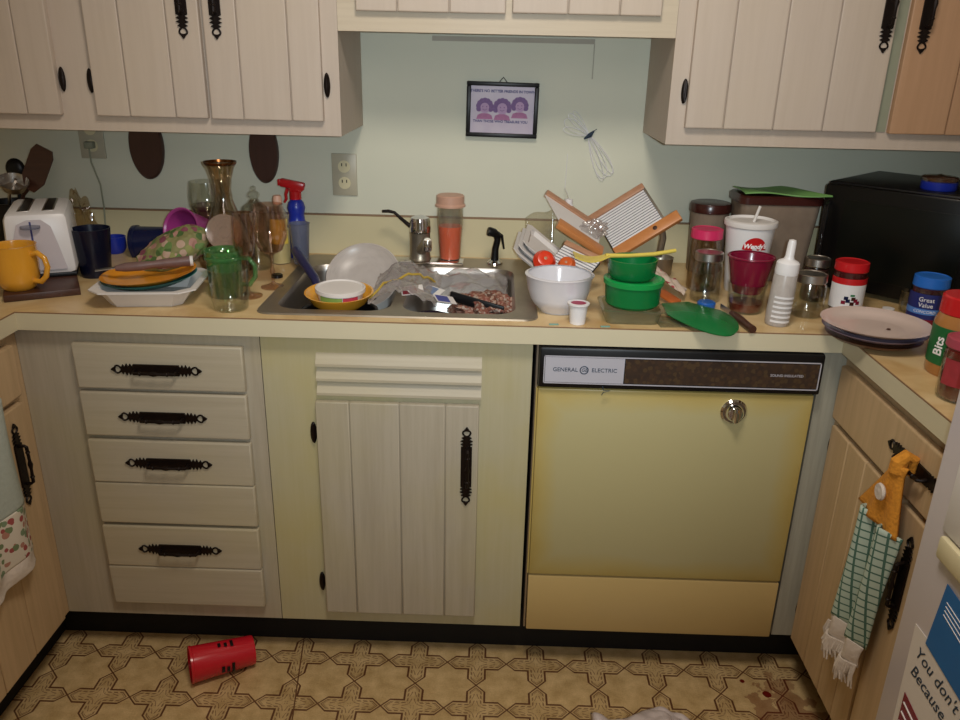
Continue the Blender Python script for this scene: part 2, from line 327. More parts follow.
def grid(nx, ny, fn, thick=0.0):
    """a sheet of nx by ny quads, fn(s,t)->point, s and t in 0..1; given a real thickness"""
    bm = bmesh.new(); v = [[bm.verts.new(fn(i / nx, j / ny)) for j in range(ny + 1)] for i in range(nx + 1)]
    for i in range(nx):
        for j in range(ny): bm.faces.new((v[i][j], v[i + 1][j], v[i + 1][j + 1], v[i][j + 1]))
    if thick:
        bm.normal_update(); bmesh.ops.solidify(bm, geom=bm.faces[:], thickness=thick)
    return bm
def B(): return bmesh.new()
def O(name, bm, m, parent=None, loc=(0, 0, 0), rot=(0, 0, 0), smooth=True, angle=35):
    me = bpy.data.meshes.new(name)
    bmesh.ops.recalc_face_normals(bm, faces=bm.faces[:]); bm.to_mesh(me); bm.free()
    if smooth:
        for p in me.polygons: p.use_smooth = True
        me.set_sharp_from_angle(angle=math.radians(angle))
    if m is not None: me.materials.append(m if not isinstance(m, str) else M[m])
    o = bpy.data.objects.new(name, me); C.objects.link(o); o.location = loc; o.rotation_euler = rot
    if parent: o.parent = parent
    return o
def T(name, label, cat, loc=(0, 0, 0), rot=(0, 0, 0), group=None):
    o = bpy.data.objects.new(name, None); o.empty_display_size = 0.05; C.objects.link(o); o.location = loc; o.rotation_euler = rot
    o['label'] = label; o['category'] = cat
    if group: o['group'] = group
    return o
def tag(o, label, cat, group=None):
    o['label'] = label; o['category'] = cat
    if group: o['group'] = group
    return o
def S(name, bm, m, **k):
    o = O(name, bm, m, **k); o['kind'] = 'structure'; return o
def dup(o, parent=None):
    c = o.copy(); C.objects.link(c); c.parent = parent
    for ch in list(o.children): dup(ch, c)
    return c
def text_bm(s, size, depth=0.0004, align='CENTER', shear=0.0, bold=0.0):
    cu = bpy.data.curves.new('writing', 'FONT'); cu.body = s; cu.size = size; cu.extrude = depth; cu.align_x = align; cu.align_y = 'CENTER'; cu.shear = shear; cu.offset = bold; cu.resolution_u = 3
    o = bpy.data.objects.new('writing', cu); C.objects.link(o); bpy.context.view_layer.update()
    dg = bpy.context.evaluated_depsgraph_get(); me = bpy.data.meshes.new_from_object(o.evaluated_get(dg))
    bm = B(); bm.from_mesh(me); bpy.data.objects.remove(o); bpy.data.curves.remove(cu); bpy.data.meshes.remove(me); return bm
def text(s, size, m, parent, mtx, name='lettering', wrap=None, **k):
    """raised writing; wrap=radius bends it round a cylinder about z that faces -y"""
    bm = text_bm(s, size, **k)
    if wrap:
        for v in bm.verts:
            x, y, z = v.co; a = x / wrap; r = wrap + z; v.co = Vector((math.sin(a) * r, -math.cos(a) * r, y))
    bmesh.ops.transform(bm, matrix=mtx, verts=bm.verts[:])
    return O(name, bm, m, parent, smooth=False)
def face_m(loc, right, up):
    r = Vector(right).normalized(); u = Vector(up); u = (u - r * u.dot(r)).normalized(); n = r.cross(u)
    return Matrix(((r.x, u.x, n.x, loc[0]), (r.y, u.y, n.y, loc[1]), (r.z, u.z, n.z, loc[2]), (0, 0, 0, 1)))
FRONT = lambda x, y, z: face_m((x, y, z), (1, 0, 0), (0, 0, 1))
def arc_label(bm, r, a0, a1, z0, z1, t=0.0006, seg=20):
    """a curved sheet round a cylinder about z; angles from -y, positive to +x; real thickness"""
    vi = []
    for i in range(seg + 1):
        a = a0 + (a1 - a0) * i / seg; s, c = math.sin(a), -math.cos(a)
        vi.append([bm.verts.new((s * q, c * q, z)) for q, z in ((r, z0), (r + t, z0), (r + t, z1), (r, z1))])
    for a, b in zip(vi[:-1], vi[1:]):
        for k in range(4): bm.faces.new((a[k], a[(k + 1) % 4], b[(k + 1) % 4], b[k]))
    bm.faces.new(vi[0]); bm.faces.new(list(reversed(vi[-1]))); return bm

# ---------------------------------------------------------------- the room
S('floor', box(B(), -1.70, 1.42, -3.9, 0.05, -0.06, 0.0), 'floor', smooth=False)
S('wall_back', box(B(), -1.66, 1.39, 0.0, 0.06, 0.0, 2.44), 'wall', smooth=False)
S('wall_left', box(B(), -1.72, -1.66, -3.9, 0.06, 0.0, 2.44), 'wall', smooth=False)
S('wall_right', box(B(), 1.39, 1.45, -3.9, 0.06, 0.0, 2.44), 'wall', smooth=False)
S('wall_front', box(B(), -1.72, 1.45, -3.96, -3.9, 0.0, 2.44), 'wall', smooth=False)
S('ceiling', box(B(), -1.72, 1.45, -3.96, 0.06, 2.44, 2.50), 'ceil', smooth=False)
S('trim_1', box(box(B(), -0.17, 0.246, -0.006, 0.0, 1.474, 1.486), 0.2445, 0.247, -0.003, 0.0, 1.39, 1.474), plain('wall_trim_paint', 'a8a294', 0.6), smooth=False)

# ---------------------------------------------------------------- ornate pulls and hinges
def pull_plate():
    bm = B(); half = []
    # outline of one half of the backplate, along +x
    pts = [(0.0, 0.0125), (0.050, 0.0125), (0.053, 0.006), (0.057, 0.0135), (0.061, 0.006), (0.065, 0.014), (0.069, 0.005), (0.073, 0.0115), (0.077, 0.004)]
    up = pts; poly = [(x, y) for x, y in up] + [(x, -y) for x, y in reversed(up)]
    full = [(x, y) for x, y in poly] ; left = [(-x, y) for x, y in up[1:]]
    poly = [(x, y) for x, y in reversed([(-a, b) for a, b in up[1:]])] + [(a, b) for a, b in up] + [(a, -b) for a, b in reversed(up)] + [(-a, -b) for a, b in up[1:]]
    prism(bm, [(a, b) for a, b in reversed(poly)], 0.0, 0.004)
    for s in (-1, 1):
        ring = [(s * (0.084 + 0.0075 * math.cos(t)), 0.0085 * math.sin(t) * (1.0 + 0.25 * math.cos(t)), 0.002) for t in [2 * PI * k / 14 for k in range(15)]]
        tube(bm, ring, 0.0022, 6, caps=False)
        prism(bm, [(s * 0.0905, 0.0), (s * 0.092, 0.006), (s * 0.0965, 0.003), (s * 0.1, 0.0), (s * 0.0965, -0.003), (s * 0.092, -0.006)][::s], 0, 0.004)
    return bm
def pull_grip():
    bm = B()
    tube(bm, [(-0.046, -0.001, 0.004), (-0.046, -0.002, 0.014), (-0.043, -0.003, 0.018), (-0.01, -0.003, 0.019), (0, -0.003, 0.019), (0.01, -0.003, 0.019), (0.043, -0.003, 0.018), (0.046, -0.002, 0.014), (0.046, -0.001, 0.004)],
         [0.004, 0.0035, 0.0038, 0.0034, 0.0056, 0.0034, 0.0038, 0.0035, 0.004], 8)
    for x in (-0.03, 0.03): ball(bm, (x, -0.003, 0.0185), 0.0052, 0.6, 1, 1, 10)
    return bm
_pp = O('backplate', pull_plate(), 'iron'); _pg = O('grip', pull_grip(), 'iron')
PLATE_ME, GRIP_ME = _pp.data, _pg.data
bpy.data.objects.remove(_pp); bpy.data.objects.remove(_pg)
def pull(parent, loc, vertical=False, face='front'):
    """an ornate iron pull as one mesh, lying on the parent's face"""
    bm = B(); bm.from_mesh(PLATE_ME); bm.from_mesh(GRIP_ME)
    R_ = Matrix.Rotation(PI / 2, 4, 'Z') if vertical else Matrix.Identity(4)
    if face == 'front': F_ = face_m(loc, (1, 0, 0), (0, 0, 1))
    elif face == 'left': F_ = face_m(loc, (0, -1, 0), (0, 0, 1))    # looks towards -x
    else: F_ = face_m(loc, (0, 1, 0), (0, 0, 1))                      # looks towards +x
    bmesh.ops.transform(bm, matrix=F_ @ R_, verts=bm.verts[:])
    o = O('handle', bm, 'iron', parent); return o
def hinge(parent, x, y, z, face='front'):
    bm = B(); ball(bm, (0, 0, 0), 1.0, 0.0075, 0.006, 0.027, 14)
    tube(bm, [(0.002, -0.004, -0.022), (0.002, -0.004, 0.022)], 0.0022, 6)
    o = O('hinge', bm, 'iron', parent, loc=(x, y, z)); return o
def plank_door(name, parent, xs, z0, z1, yf, m, t=0.018, bev=0.003, gap=0.0):
    """a door of vertical boards; xs = board edges; the V-grooves are between the boards"""
    bm = B()
    box(bm, xs[0] + 0.002, xs[-1] - 0.002, yf + 0.005, yf + t, z0 + 0.002, z1 - 0.002)
    for a, b in zip(xs[:-1], xs[1:]): box(bm, a + 0.0007, b - 0.0007, yf, yf + t - 0.002, z0, z1, bev)
    return O(name, bm, m, parent, angle=20)
# ---------------------------------------------------------------- base cabinets
F = -0.586; D = F - 0.018; ZT = 0.120; ZC = 0.876; CT = 0.914
c = T('base_cabinet', 'pale green washed base cabinet with a stack of four drawers left of the sink cupboard', 'cabinet', (0, 0, 0))
bm = B(); box(bm, -1.034, -0.499, F, -0.02, ZT, ZC); O('carcass', bm, 'cab', c, smooth=False)
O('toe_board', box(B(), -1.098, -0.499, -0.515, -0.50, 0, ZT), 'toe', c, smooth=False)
for z0, z1, gr, hz in ((0.738, 0.844, None, 0.787), (0.622, 0.730, None, 0.673), (0.394, 0.612, 0.502, 0.557), (0.164, 0.386, 0.273, 0.326)):
    bm = B()
    if gr: box(bm, -0.905, -0.533, D, F - 0.0005, z0, gr - 0.0008, 0.004); box(bm, -0.905, -0.533, D, F - 0.0005, gr + 0.0008, z1, 0.004)
    else: box(bm, -0.905, -0.533, D, F - 0.0005, z0, z1, 0.004)
    d = O('drawer', bm, 'drawer', c, angle=20); pull(d, (-0.724, D, hz))
c = T('sink_cabinet', 'yellowed sink base cabinet with one planked door under three louvre slots', 'cabinet')
O('carcass', box(B(), -0.497, 0.094, F, -0.60 + 0.03, ZT, ZC), 'sinkcab', c, smooth=False)
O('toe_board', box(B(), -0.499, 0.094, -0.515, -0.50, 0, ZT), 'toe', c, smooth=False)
bm = B()
for z in (0.736, 0.770, 0.804):
    v = [(F + 0.001, z), (F + 0.001, z + 0.029), (F - 0.003, z + 0.025), (F - 0.014, z + 0.006), (F - 0.014, z)]
    a = [bm.verts.new((-0.377, y, zz)) for y, zz in v]; b = [bm.verts.new((-0.015, y, zz)) for y, zz in v]
    bm.faces.new(a); bm.faces.new(list(reversed(b)))
    for i in range(5): bm.faces.new((a[i], a[(i + 1) % 5], b[(i + 1) % 5], b[i]))
O('louvre_panel', bm, 'drawer', c, smooth=False)
d = plank_door('door', c, [-0.382, -0.306, -0.195, -0.093, -0.018], 0.157, 0.722, D, M['cab']); pull(d, (-0.045, D, 0.572), True)
hinge(d, -0.391, F - 0.004, 0.640); hinge(d, -0.391, F - 0.004, 0.238)

c = T('dishwasher', 'harvest gold built-in dishwasher with black control strip and round chrome latch', 'dishwasher')
O('cabinet_body', box(B(), 0.1, 0.712, F + 0.012, -0.03, 0.125, 0.872), 'black', c, smooth=False)
O('toe_board', box(B(), 0.094, 0.712, -0.515, -0.50, 0, ZT), 'toe', c, smooth=False)
O('side_trim', box(B(), 0.102, 0.106, F - 0.012, F + 0.01, 0.13, 0.872), 'steeld', c, smooth=False)
p = O('control_panel', box(B(), 0.107, 0.709, F - 0.034, F + 0.01, 0.778, 0.871, 0.006), 'black', c)
yp = F - 0.0345
bm = B()
for x0, x1, z0, z1 in ((0.117, 0.701, 0.851, 0.853), (0.117, 0.701, 0.790, 0.792), (0.117, 0.119, 0.790, 0.853), (0.699, 0.701, 0.790, 0.853)): box(bm, x0, x1, yp - 0.002, yp, z0, z1)
O('trim_frame', bm, 'silver', p, smooth=False)
n_ = O('name_plate', box(B(), 0.120, 0.288, yp - 0.0012, yp, 0.793, 0.850), 'silver', p, smooth=False); n_['label'] = 'silver name plate'
O('burl_strip', box(B(), 0.290, 0.698, yp - 0.0012, yp, 0.794, 0.849), 'burl', p, smooth=False)
text('GENERAL', 0.0125, M['ink'], p, FRONT(0.163, yp - 0.0016, 0.822)); text('ELECTRIC', 0.0125, M['ink'], p, FRONT(0.246, yp - 0.0016, 0.822))
bm = B(); tube(bm, [(0.203 + 0.0085 * math.cos(a), yp - 0.0016, 0.822 + 0.0085 * math.sin(a)) for a in [2 * PI * k / 20 for k in range(21)]], 0.0011, 6, False); O('emblem_ring', bm, 'ink', p)
text('GE', 0.0105, M['ink'], p, FRONT(0.203, yp - 0.0016, 0.822), shear=0.3)
text('SOUND INSULATED', 0.0078, M['silver'], p, FRONT(0.632, yp - 0.0016, 0.822))
d = O('door', box(box(B(), 0.108, 0.704, F - 0.022, F + 0.01, 0.291, 0.772, 0.004), 0.104, 0.1075, F - 0.020, F + 0.01, 0.293, 0.77), 'dw', c)
k = B(); lathe(k, [(0, 0.0), (0.028, 0.0), (0.029, 0.004), (0.025, 0.008), (0.020, 0.008), (0.018, 0.018), (0.015, 0.021), (0, 0.022)], 32, face_m((0.535, F - 0.022, 0.731), (1, 0, 0), (0, 0, 1)))
box(k, 0.529, 0.541, F - 0.052, F - 0.040, 0.714, 0.748, 0.003); O('latch_knob', k, 'chrome', d)
O('kick_panel', box(B(), 0.108, 0.704, F - 0.020, F + 0.01, 0.128, 0.285, 0.003), 'dwk', c)
O('twist_wire', tube(B(), [(0.245, yp, 0.786), (0.247, yp - 0.004, 0.778), (0.262, yp - 0.003, 0.777), (0.247, yp - 0.004, 0.773), (0.244, yp - 0.003, 0.766)], 0.0009, 5), 'ink', c)

c = T('base_cabinet', 'tan base cabinet right of the dishwasher, with a drawer above planked doors', 'cabinet')
XR = 0.768
O('carcass', box(B(), XR, 1.385, -1.165, -0.02, ZT, ZC), 'sidecab', c, smooth=False)
fl = O('filler_strip', box(B(), 0.716, XR, F, F + 0.02, ZT, ZC), 'greycab', c, smooth=False); fl['label'] = 'grey filler strip beside the dishwasher'
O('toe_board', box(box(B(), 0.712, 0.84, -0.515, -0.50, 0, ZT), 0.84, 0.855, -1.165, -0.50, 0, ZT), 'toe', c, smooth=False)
d = O('drawer', box(B(), XR - 0.018, XR - 0.0005, -1.16, -0.605, 0.722, 0.845, 0.004), 'sidecab', c, angle=20); pull(d, (XR - 0.018, -0.955, 0.790), False, 'left')
def side_door(parent, ys, z0, z1, x, sgn, m):
    bm = B(); box(bm, x, x - sgn * 0.012, ys[0] - 0.002, ys[-1] + 0.002, z0 + 0.002, z1 - 0.002)
    for a, b in zip(ys[:-1], ys[1:]): box(bm, x + sgn * 0.0, x - sgn * 0.017, a - 0.0007, b + 0.0007, z0, z1, 0.003)
    return O('door', bm, m, parent, angle=20)
d = side_door(c, [-0.612, -0.70, -0.785, -0.86, -0.928], 0.135, 0.708, XR, 1, M['sidecab']); hinge(d, XR - 0.006, -0.605, 0.655); hinge(d, XR - 0.006, -0.605, 0.215)
d = side_door(c, [-0.936, -1.03, -1.10, -1.16], 0.135, 0.708, XR, 1, M['sidecab']); pull(d, (XR - 0.018, -0.997, 0.575), True, 'left')
c = T('base_cabinet', 'tan base cabinet at the left edge with a printed towel on it', 'cabinet')
XL = -1.034
O('carcass', box(B(), -1.655, XL - 0.001, -2.0, -0.02, ZT, ZC), 'sidecab', c, smooth=False)
O('toe_board', box(B(), -1.115, -1.10, -2.0, -0.50, 0, ZT), 'toe', c, smooth=False)
d = O('drawer', box(B(), XL - 0.0005, XL + 0.017, -1.15, -0.625, 0.728, 0.845, 0.004), 'sidecab', c, angle=20); pull(d, (XL + 0.018, -0.83, 0.787), False, 'right')
d = side_door(c, [-0.63, -0.76, -0.88, -1.0, -1.15], 0.135, 0.714, XL, -1, M['sidecab']); pull(d, (XL + 0.018, -0.682, 0.585), True, 'right')

# ---------------------------------------------------------------- worktop with the sink let into it
c = T('countertop', 'tan laminate worktop with cream edge running round three sides of the kitchen', 'countertop')
hx0, hx1, hy0, hy1 = -0.492, 0.078, -0.562, -0.062
YE = -0.611; XRE = 0.743; XLE = -1.0095
bm = B()
for x0, x1, y0, y1 in ((-1.655, hx0, YE, -0.001), (hx1, 1.385, YE, -0.001), (hx0, hx1, YE, hy0), (hx0, hx1, hy1, -0.001), (-1.655, XLE, -2.0, YE), (XRE, 1.385, -1.165, YE)):
    box(bm, x0, x1, y0, y1, ZC, CT)
O('worktop', bm, 'counter', c, smooth=False)
bm = B(); t = 0.0022
box(bm, XLE + t, XRE - t, YE - t, YE, ZC - 0.002, CT - 0.0022); box(bm, XLE, XLE + t, -2.0, YE, ZC - 0.002, CT - 0.0022); box(bm, XRE - t, XRE, -1.165, YE, ZC - 0.002, CT - 0.0022)
O('edge_band', bm, 'band', c, smooth=False)
bm = B(); box(bm, XLE + t, XRE - t, YE - t, YE, CT - 0.0022, CT); box(bm, XLE, XLE + t, -2.0, YE, CT - 0.0022, CT); box(bm, XRE - t, XRE, -1.165, YE, CT - 0.0022, CT)
O('edge_seam', bm, M['seam'], c, smooth=False)
O('backsplash', box(box(B(), -1.655, 1.385, -0.02, -0.001, CT, 1.021), -1.655, -1.637, -2.0, -0.02, CT, 1.021), 'splash', c, smooth=False)
O('backsplash_cap', box(B(), -1.655, 1.385, -0.0205, -0.001, 1.021, 1.0235), M['seam'], c, smooth=False)

def rrect(x0, x1, y0, y1, r, n=6):
    pts = []
    for cx, cy, a in ((x1 - r, y1 - r, 0), (x0 + r, y1 - r, 1), (x0 + r, y0 + r, 2), (x1 - r, y0 + r, 3)):
        for i in range(n + 1): t_ = (a + i / n) * PI / 2; pts.append((cx + r * math.cos(t_), cy + r * math.sin(t_)))
    return pts
def loop_v(bm, pts, z): return [bm.verts.new((x, y, z)) for x, y in pts]
def bridge(bm, a, b):
    n = len(a)
    for i in range(n): bm.faces.new((a[i], a[(i + 1) % n], b[(i + 1) % n], b[i]))
sk = T('sink', 'double bowl stainless steel sink full of dirty dishes under the framed picture', 'sink', (0, 0, 0))
bm = B()
outer = rrect(-0.507, 0.102, -0.580, -0.047, 0.03)
o0 = loop_v(bm, rrect(-0.509, 0.104, -0.582, -0.045, 0.032), CT); o1 = loop_v(bm, outer, CT + 0.0035); bridge(bm, o0, o1)
edges = [bm.edges.get((o1[i], o1[(i + 1) % len(o1)])) for i in range(len(o1))]
basins = []
for x0, x1 in ((-0.475, -0.222), (-0.196, 0.056)):
    l = loop_v(bm, rrect(x0, x1, -0.548, -0.155, 0.05), CT + 0.0035)
    es = [bm.edges.new((l[i], l[(i + 1) % len(l)])) for i in range(len(l))]; edges += es; basins.append((l, x0, x1))
bmesh.ops.triangle_fill(bm, use_beauty=True, use_dissolve=False, edges=edges)
O('rim', bm, 'steeld', sk, angle=30)
for (_, x0, x1) in basins:
    bm = B(); prev = loop_v(bm, rrect(x0, x1, -0.548, -0.155, 0.05), CT + 0.0035)
    for k_, (ins, z) in enumerate(((0.003, 0.910), (0.005, 0.90), (0.010, 0.78), (0.022, 0.758), (0.05, 0.750))):
        l = loop_v(bm, rrect(x0 + ins, x1 - ins, -0.548 + ins, -0.155 - ins, 0.05 - ins * 0.3), z); bridge(bm, prev, l); prev = l
    bm.faces.new(prev)
    bs = O('basin', bm, 'steel', sk, angle=40)
    O('drain', lathe(B(), [(0, 0.752), (0.03, 0.752), (0.042, 0.754), (0.044, 0.7505)], 24, Matrix.Translation(((x0 + x1) / 2, -0.35, 0))), 'chrome', bs)

# ---------------------------------------------------------------- upper cabinets
UF = -0.311; UD = UF - 0.018; ZU = 1.2608; ZS = 1.4864
def rails(parent, x0, x1, z0, zb, z1, stiles, m='cabU'):
    bm = B(); box(bm, x0, x1, UF, UF + 0.02, z0, z1)
    box(bm, x0, x0 + 0.018, UF + 0.02, -0.002, z0, z1); box(bm, x1 - 0.018, x1, UF + 0.02, -0.002, z0, z1); box(bm, x0 + 0.018, x1 - 0.018, UF + 0.02, -0.002, z0 + 0.012, z0 + 0.026); box(bm, x0 + 0.018, x1 - 0.018, UF + 0.02, -0.002, z1 - 0.016, z1)
    O('carcass', bm, m, parent, smooth=False)
c = T('wall_cabinet', 'pale oak wall cabinet left of the sink with three planked doors', 'cabinet')
rails(c, -1.655, -0.3545, ZU, 0, 2.03, None)
d = plank_door('door', c, [-1.36, -1.275, -1.173, -1.068, -0.991], 1.295, 2.0, UD, M['cabU']); hinge(d, -0.983, UF - 0.004, 1.372)
d = plank_door('door', c, [-0.910, -0.832, -0.727, -0.6535], 1.295, 2.0, UD, M['cabU']); pull(d, (-0.690, UD, 1.562), True); hinge(d, -0.919, UF - 0.004, 1.370)
d = plank_door('door', c, [-0.6465, -0.572, -0.462, -0.390], 1.294, 2.0, UD, M['cabU']); pull(d, (-0.6165, UD, 1.562), True); hinge(d, -0.382, UF - 0.004, 1.372)
c = T('wall_cabinet', 'pale oak wall cabinet right of the sink with planked doors above the microwave', 'cabinet')
rails(c, 0.3885, 1.385, ZU, 0, 2.03, None)
d = plank_door('door', c, [0.425, 0.511, 0.622, 0.732, 0.853], 1.299, 2.0, UD, M['cabU']); pull(d, (0.833, UD, 1.565), True); hinge(d, 0.419, UF - 0.004, 1.377)
O('painted_stile', box(B(), 0.855, 0.879, UF - 0.003, UF - 0.0005, 1.30, 2.0), 'greenish', c, smooth=False)['label'] = 'grey green strip between doors'
d = plank_door('door', c, [0.881, 1.006, 1.12, 1.24], 1.297, 2.0, UD, M['warmlitwood']); pull(d, (0.914, UD, 1.565), True); d['label'] = 'oak door with warm lamplight tinted into its colour'
c = T('wall_cabinet', 'short pale oak wall cabinet bridging above the sink', 'cabinet')
bm = B(); box(bm, -0.354, 0.388, UF, UF + 0.02, ZS, 2.03); box(bm, -0.354, 0.388, UF + 0.02, -0.002, ZS + 0.012, ZS + 0.024); box(bm, -0.354, 0.388, UF + 0.02, -0.002, 2.01, 2.03); O('carcass', bm, 'cabH', c, smooth=False)
plank_door('door', c, [-0.311, -0.220, -0.107, 0.0155], 1.527, 2.0, UD, M['cabU']); plank_door('door', c, [0.028, 0.149, 0.260, 0.351], 1.529, 2.0, UD, M['cabU'])

# ---------------------------------------------------------------- things on the wall
def outlet(x, z, label, switch=False):
    t_ = T('wall_outlet', label, 'outlet', (x, 0, z))
    O('cover_plate', box(B(), -0.034, 0.034, -0.006, 0, -0.056, 0.056, 0.002), 'oplate', t_)
    for s in (-1, 1):
        q = O('socket', lathe(B(), [(0, 0.0), (0.0165, 0.0), (0.0165, 0.002), (0, 0.002)], 20, face_m((0, -0.006, s * 0.022), (1, 0, 0), (0, 0, 1))), 'cream', t_)
        for dx in (-0.006, 0.006): O('slot', box(B(), dx - 0.0012, dx + 0.0012, -0.0088, -0.007, s * 0.022 + 0.001, s * 0.022 + 0.009), 'black', q, smooth=False)
    return t_
outlet(-0.409, 1.130, 'beige double outlet on the green wall left of the faucet, fully in view')
outlet(-1.091, 1.213, 'beige outlet half hidden under the left cabinet, a cord plugged in')
bm = B(); box(bm, -1.103, -1.079, -0.03, -0.009, 1.185, 1.203, 0.003)
tube(bm, [(-1.091, -0.025, 1.187), (-1.089, -0.028, 1.15), (-1.075, -0.024, 1.09), (-1.073, -0.026, 1.03), (-1.078, -0.03, 0.93), (-1.10, -0.05, 0.9175), (-1.16, -0.10, 0.9175), (-1.20, -0.14, 0.922)], 0.0022, 8)
tag(O('power_cord', bm, 'greenish'), 'thin pale cord hanging from the left outlet down behind the toaster', 'cord')
def plaque(x, z, rx, rz, label):
    bm = B(); lathe(bm, [(0, 0), (1.0, 0), (1.0, 0.008), (0.93, 0.014), (0, 0.014)], 40, face_m((x, 0, z), (1, 0, 0), (0, 0, 1)) @ Matrix.Diagonal((rx, rz, 1, 1)))
    return tag(O('wall_plaque', bm, 'plaque'), label, 'plaque', 'dark oval plaques')
plaque(-0.943, 1.193, 0.047, 0.088, 'dark brown oval plaque on the wall above the lying navy tumbler')
plaque(-0.625, 1.186, 0.040, 0.084, 'dark brown oval plaque on the wall beside the red spray trigger')

fr = T('framed_picture', 'small black framed purple print with writing hanging over the sink', 'picture', (0.0145, 0, 1.3085), (0, 0.012, 0))
bm = B()
for x0, x1, z0, z1 in ((-0.094, 0.094, 0.059, 0.0695), (-0.094, 0.094, -0.0695, -0.059), (-0.094, -0.083, -0.059, 0.059), (0.083, 0.094, -0.059, 0.059)): box(bm, x0, x1, -0.018, -0.002, z0, z1, 0.002)
O('frame', bm, 'black', fr)
def picmat():
    m, nt, b = newmat('purple_print'); tc = N(nt, 'ShaderNodeTexCoord'); n = N(nt, 'ShaderNodeTexNoise'); n.inputs['Scale'].default_value = 30
    nt.links.new(tc.outputs['Object'], n.inputs[0]); rp = N(nt, 'ShaderNodeValToRGB'); rp.color_ramp.elements[0].color = (*srgb('b9a6bd'), 1); rp.color_ramp.elements[1].color = (*srgb('cdbfc9'), 1)
    nt.links.new(n.outputs[0], rp.inputs[0]); nt.links.new(rp.outputs[0], b.inputs[0]); b.inputs['Roughness'].default_value = 0.4; return m
O('print', box(B(), -0.083, 0.083, -0.006, -0.003, -0.059, 0.059), picmat(), fr, smooth=False)
M['purple'] = plain('purple_ink', '7c5c92', 0.6, var=0.25, scale=200); M['pinkink'] = plain('pink_ink', 'b0719c', 0.6, var=0.2, scale=150); M['face'] = plain('lilac_ink', 'bd9cc2', 0.6)
text("THERE'S NO BETTER FRIENDS IN TOWN", 0.0094, M['inkblue'], fr, FRONT(0.0, -0.0062, 0.046), bold=0.00025)
text("THAN THOSE WHO TREASURE YOU", 0.0088, M['inkblue'], fr, FRONT(-0.004, -0.0062, -0.030), bold=0.00025)
for x, z, r in ((-0.046, 0.006, 0.019), (0.0, 0.005, 0.021), (0.046, 0.011, 0.019)):
    bm = B(); rr = random.Random(int(x * 1000))
    for k_ in range(9):
        a = PI * (-0.1 + 1.2 * k_ / 8); lathe(bm, [(0, 0), (0.0075, 0), (0, 0.0006)], 10, FRONT(x + r * 0.85 * math.cos(a), -0.0062, z + r * 0.85 * math.sin(a)))
    O('drawn_hair', bm, 'purple', fr)
    O('drawn_head', lathe(B(), [(0, 0), (r * 0.72, 0), (0, 0.0011)], 20, FRONT(x, -0.0062, z - 0.002)), 'face', fr)
    bm = B()
    for k_ in (-1, 1): lathe(bm, [(0, 0), (0.0015, 0), (0, 0.0004)], 8, FRONT(x + k_ * 0.005, -0.0072, z + 0.001))
    tube(bm, [(x - 0.006, -0.0072, z - 0.005), (x, -0.0074, z - 0.0085), (x + 0.006, -0.0072, z - 0.005)], 0.0006, 5); O('drawn_face', bm, 'purple', fr)
    O('drawn_shirt', prism(B(), [(-0.022, -0.010), (-0.018, 0.001), (-0.008, 0.005), (0.008, 0.005), (0.018, 0.001), (0.022, -0.010)], 0, 0.0006, FRONT(x, -0.0062, z - 0.021)), 'pinkink', fr, smooth=False)
O('hanger', tube(B(), [(-0.010, -0.004, 0.069), (0, -0.004, 0.081), (0.010, -0.004, 0.069)], 0.0014, 6), 'iron', fr)

bm = B()
K = Vector((0.246, -0.006, 1.250))
def loopto(dx, dz, w_, lift):
    d_ = Vector((dx, 0, dz)); s_ = Vector((-dz, 0, dx)).normalized(); pts = []
    for i in range(17):
        a = 2 * PI * i / 16; q = K + d_ * (0.5 - 0.5 * math.cos(a)) + s_ * w_ * math.sin(a) * (0.35 + 0.65 * (0.5 - 0.5 * math.cos(a))); pts.append((q.x, -0.004 - lift - 0.002 * math.sin(a), q.z))
    tube(bm, pts, 0.0010, 6, False)
loopto(-0.056, 0.052, 0.012, 0); loopto(-0.066, 0.036, 0.018, 0.002); loopto(-0.068, 0.014, 0.012, 0.001); loopto(-0.044, 0.060, 0.010, 0.003)
loopto(0.050, -0.112, 0.022, 0); loopto(0.072, -0.098, 0.012, 0.002); loopto(0.044, -0.118, 0.014, 0.003); loopto(0.066, -0.104, 0.024, 0.001)
t_ = T('cord_bundle', 'bundle of thin white cord tied in the middle, hanging on the wall', 'cord', (0, 0, 0))
O('cord', bm, M['white'], t_)
bm = B(); tube(bm, [(K.x - 0.012, -0.008, K.z - 0.010), (K.x + 0.003, -0.011, K.z + 0.0), (K.x + 0.013, -0.008, K.z + 0.011)], [0.002, 0.0065, 0.002], 8); tube(bm, [(K.x + 0.004, -0.006, K.z + 0.003), (K.x + 0.02, -0.008, K.z + 0.016)], 0.001, 5); O('twist_tie', bm, 'ink', t_)
bm = B(); tube(bm, [(0.193, -0.003, 1.20), (0.1925, -0.004, 1.15), (0.191, -0.006, 1.110)], 0.0009, 6); lathe(bm, [(0, 0.0), (0.013, 0.0), (0.013, 0.006), (0.010, 0.010), (0.010, 0.022), (0, 0.024)], 16, Matrix.Translation((0.193, -0.128, 1.078)))
tube(bm, [(0.191, -0.006, 1.110), (0.193, -0.128, 1.102)], 0.0009, 6)
tag(O('string', bm, 'white'), 'thin string with a white plastic clip hanging onto the wooden slicer rail', 'string')
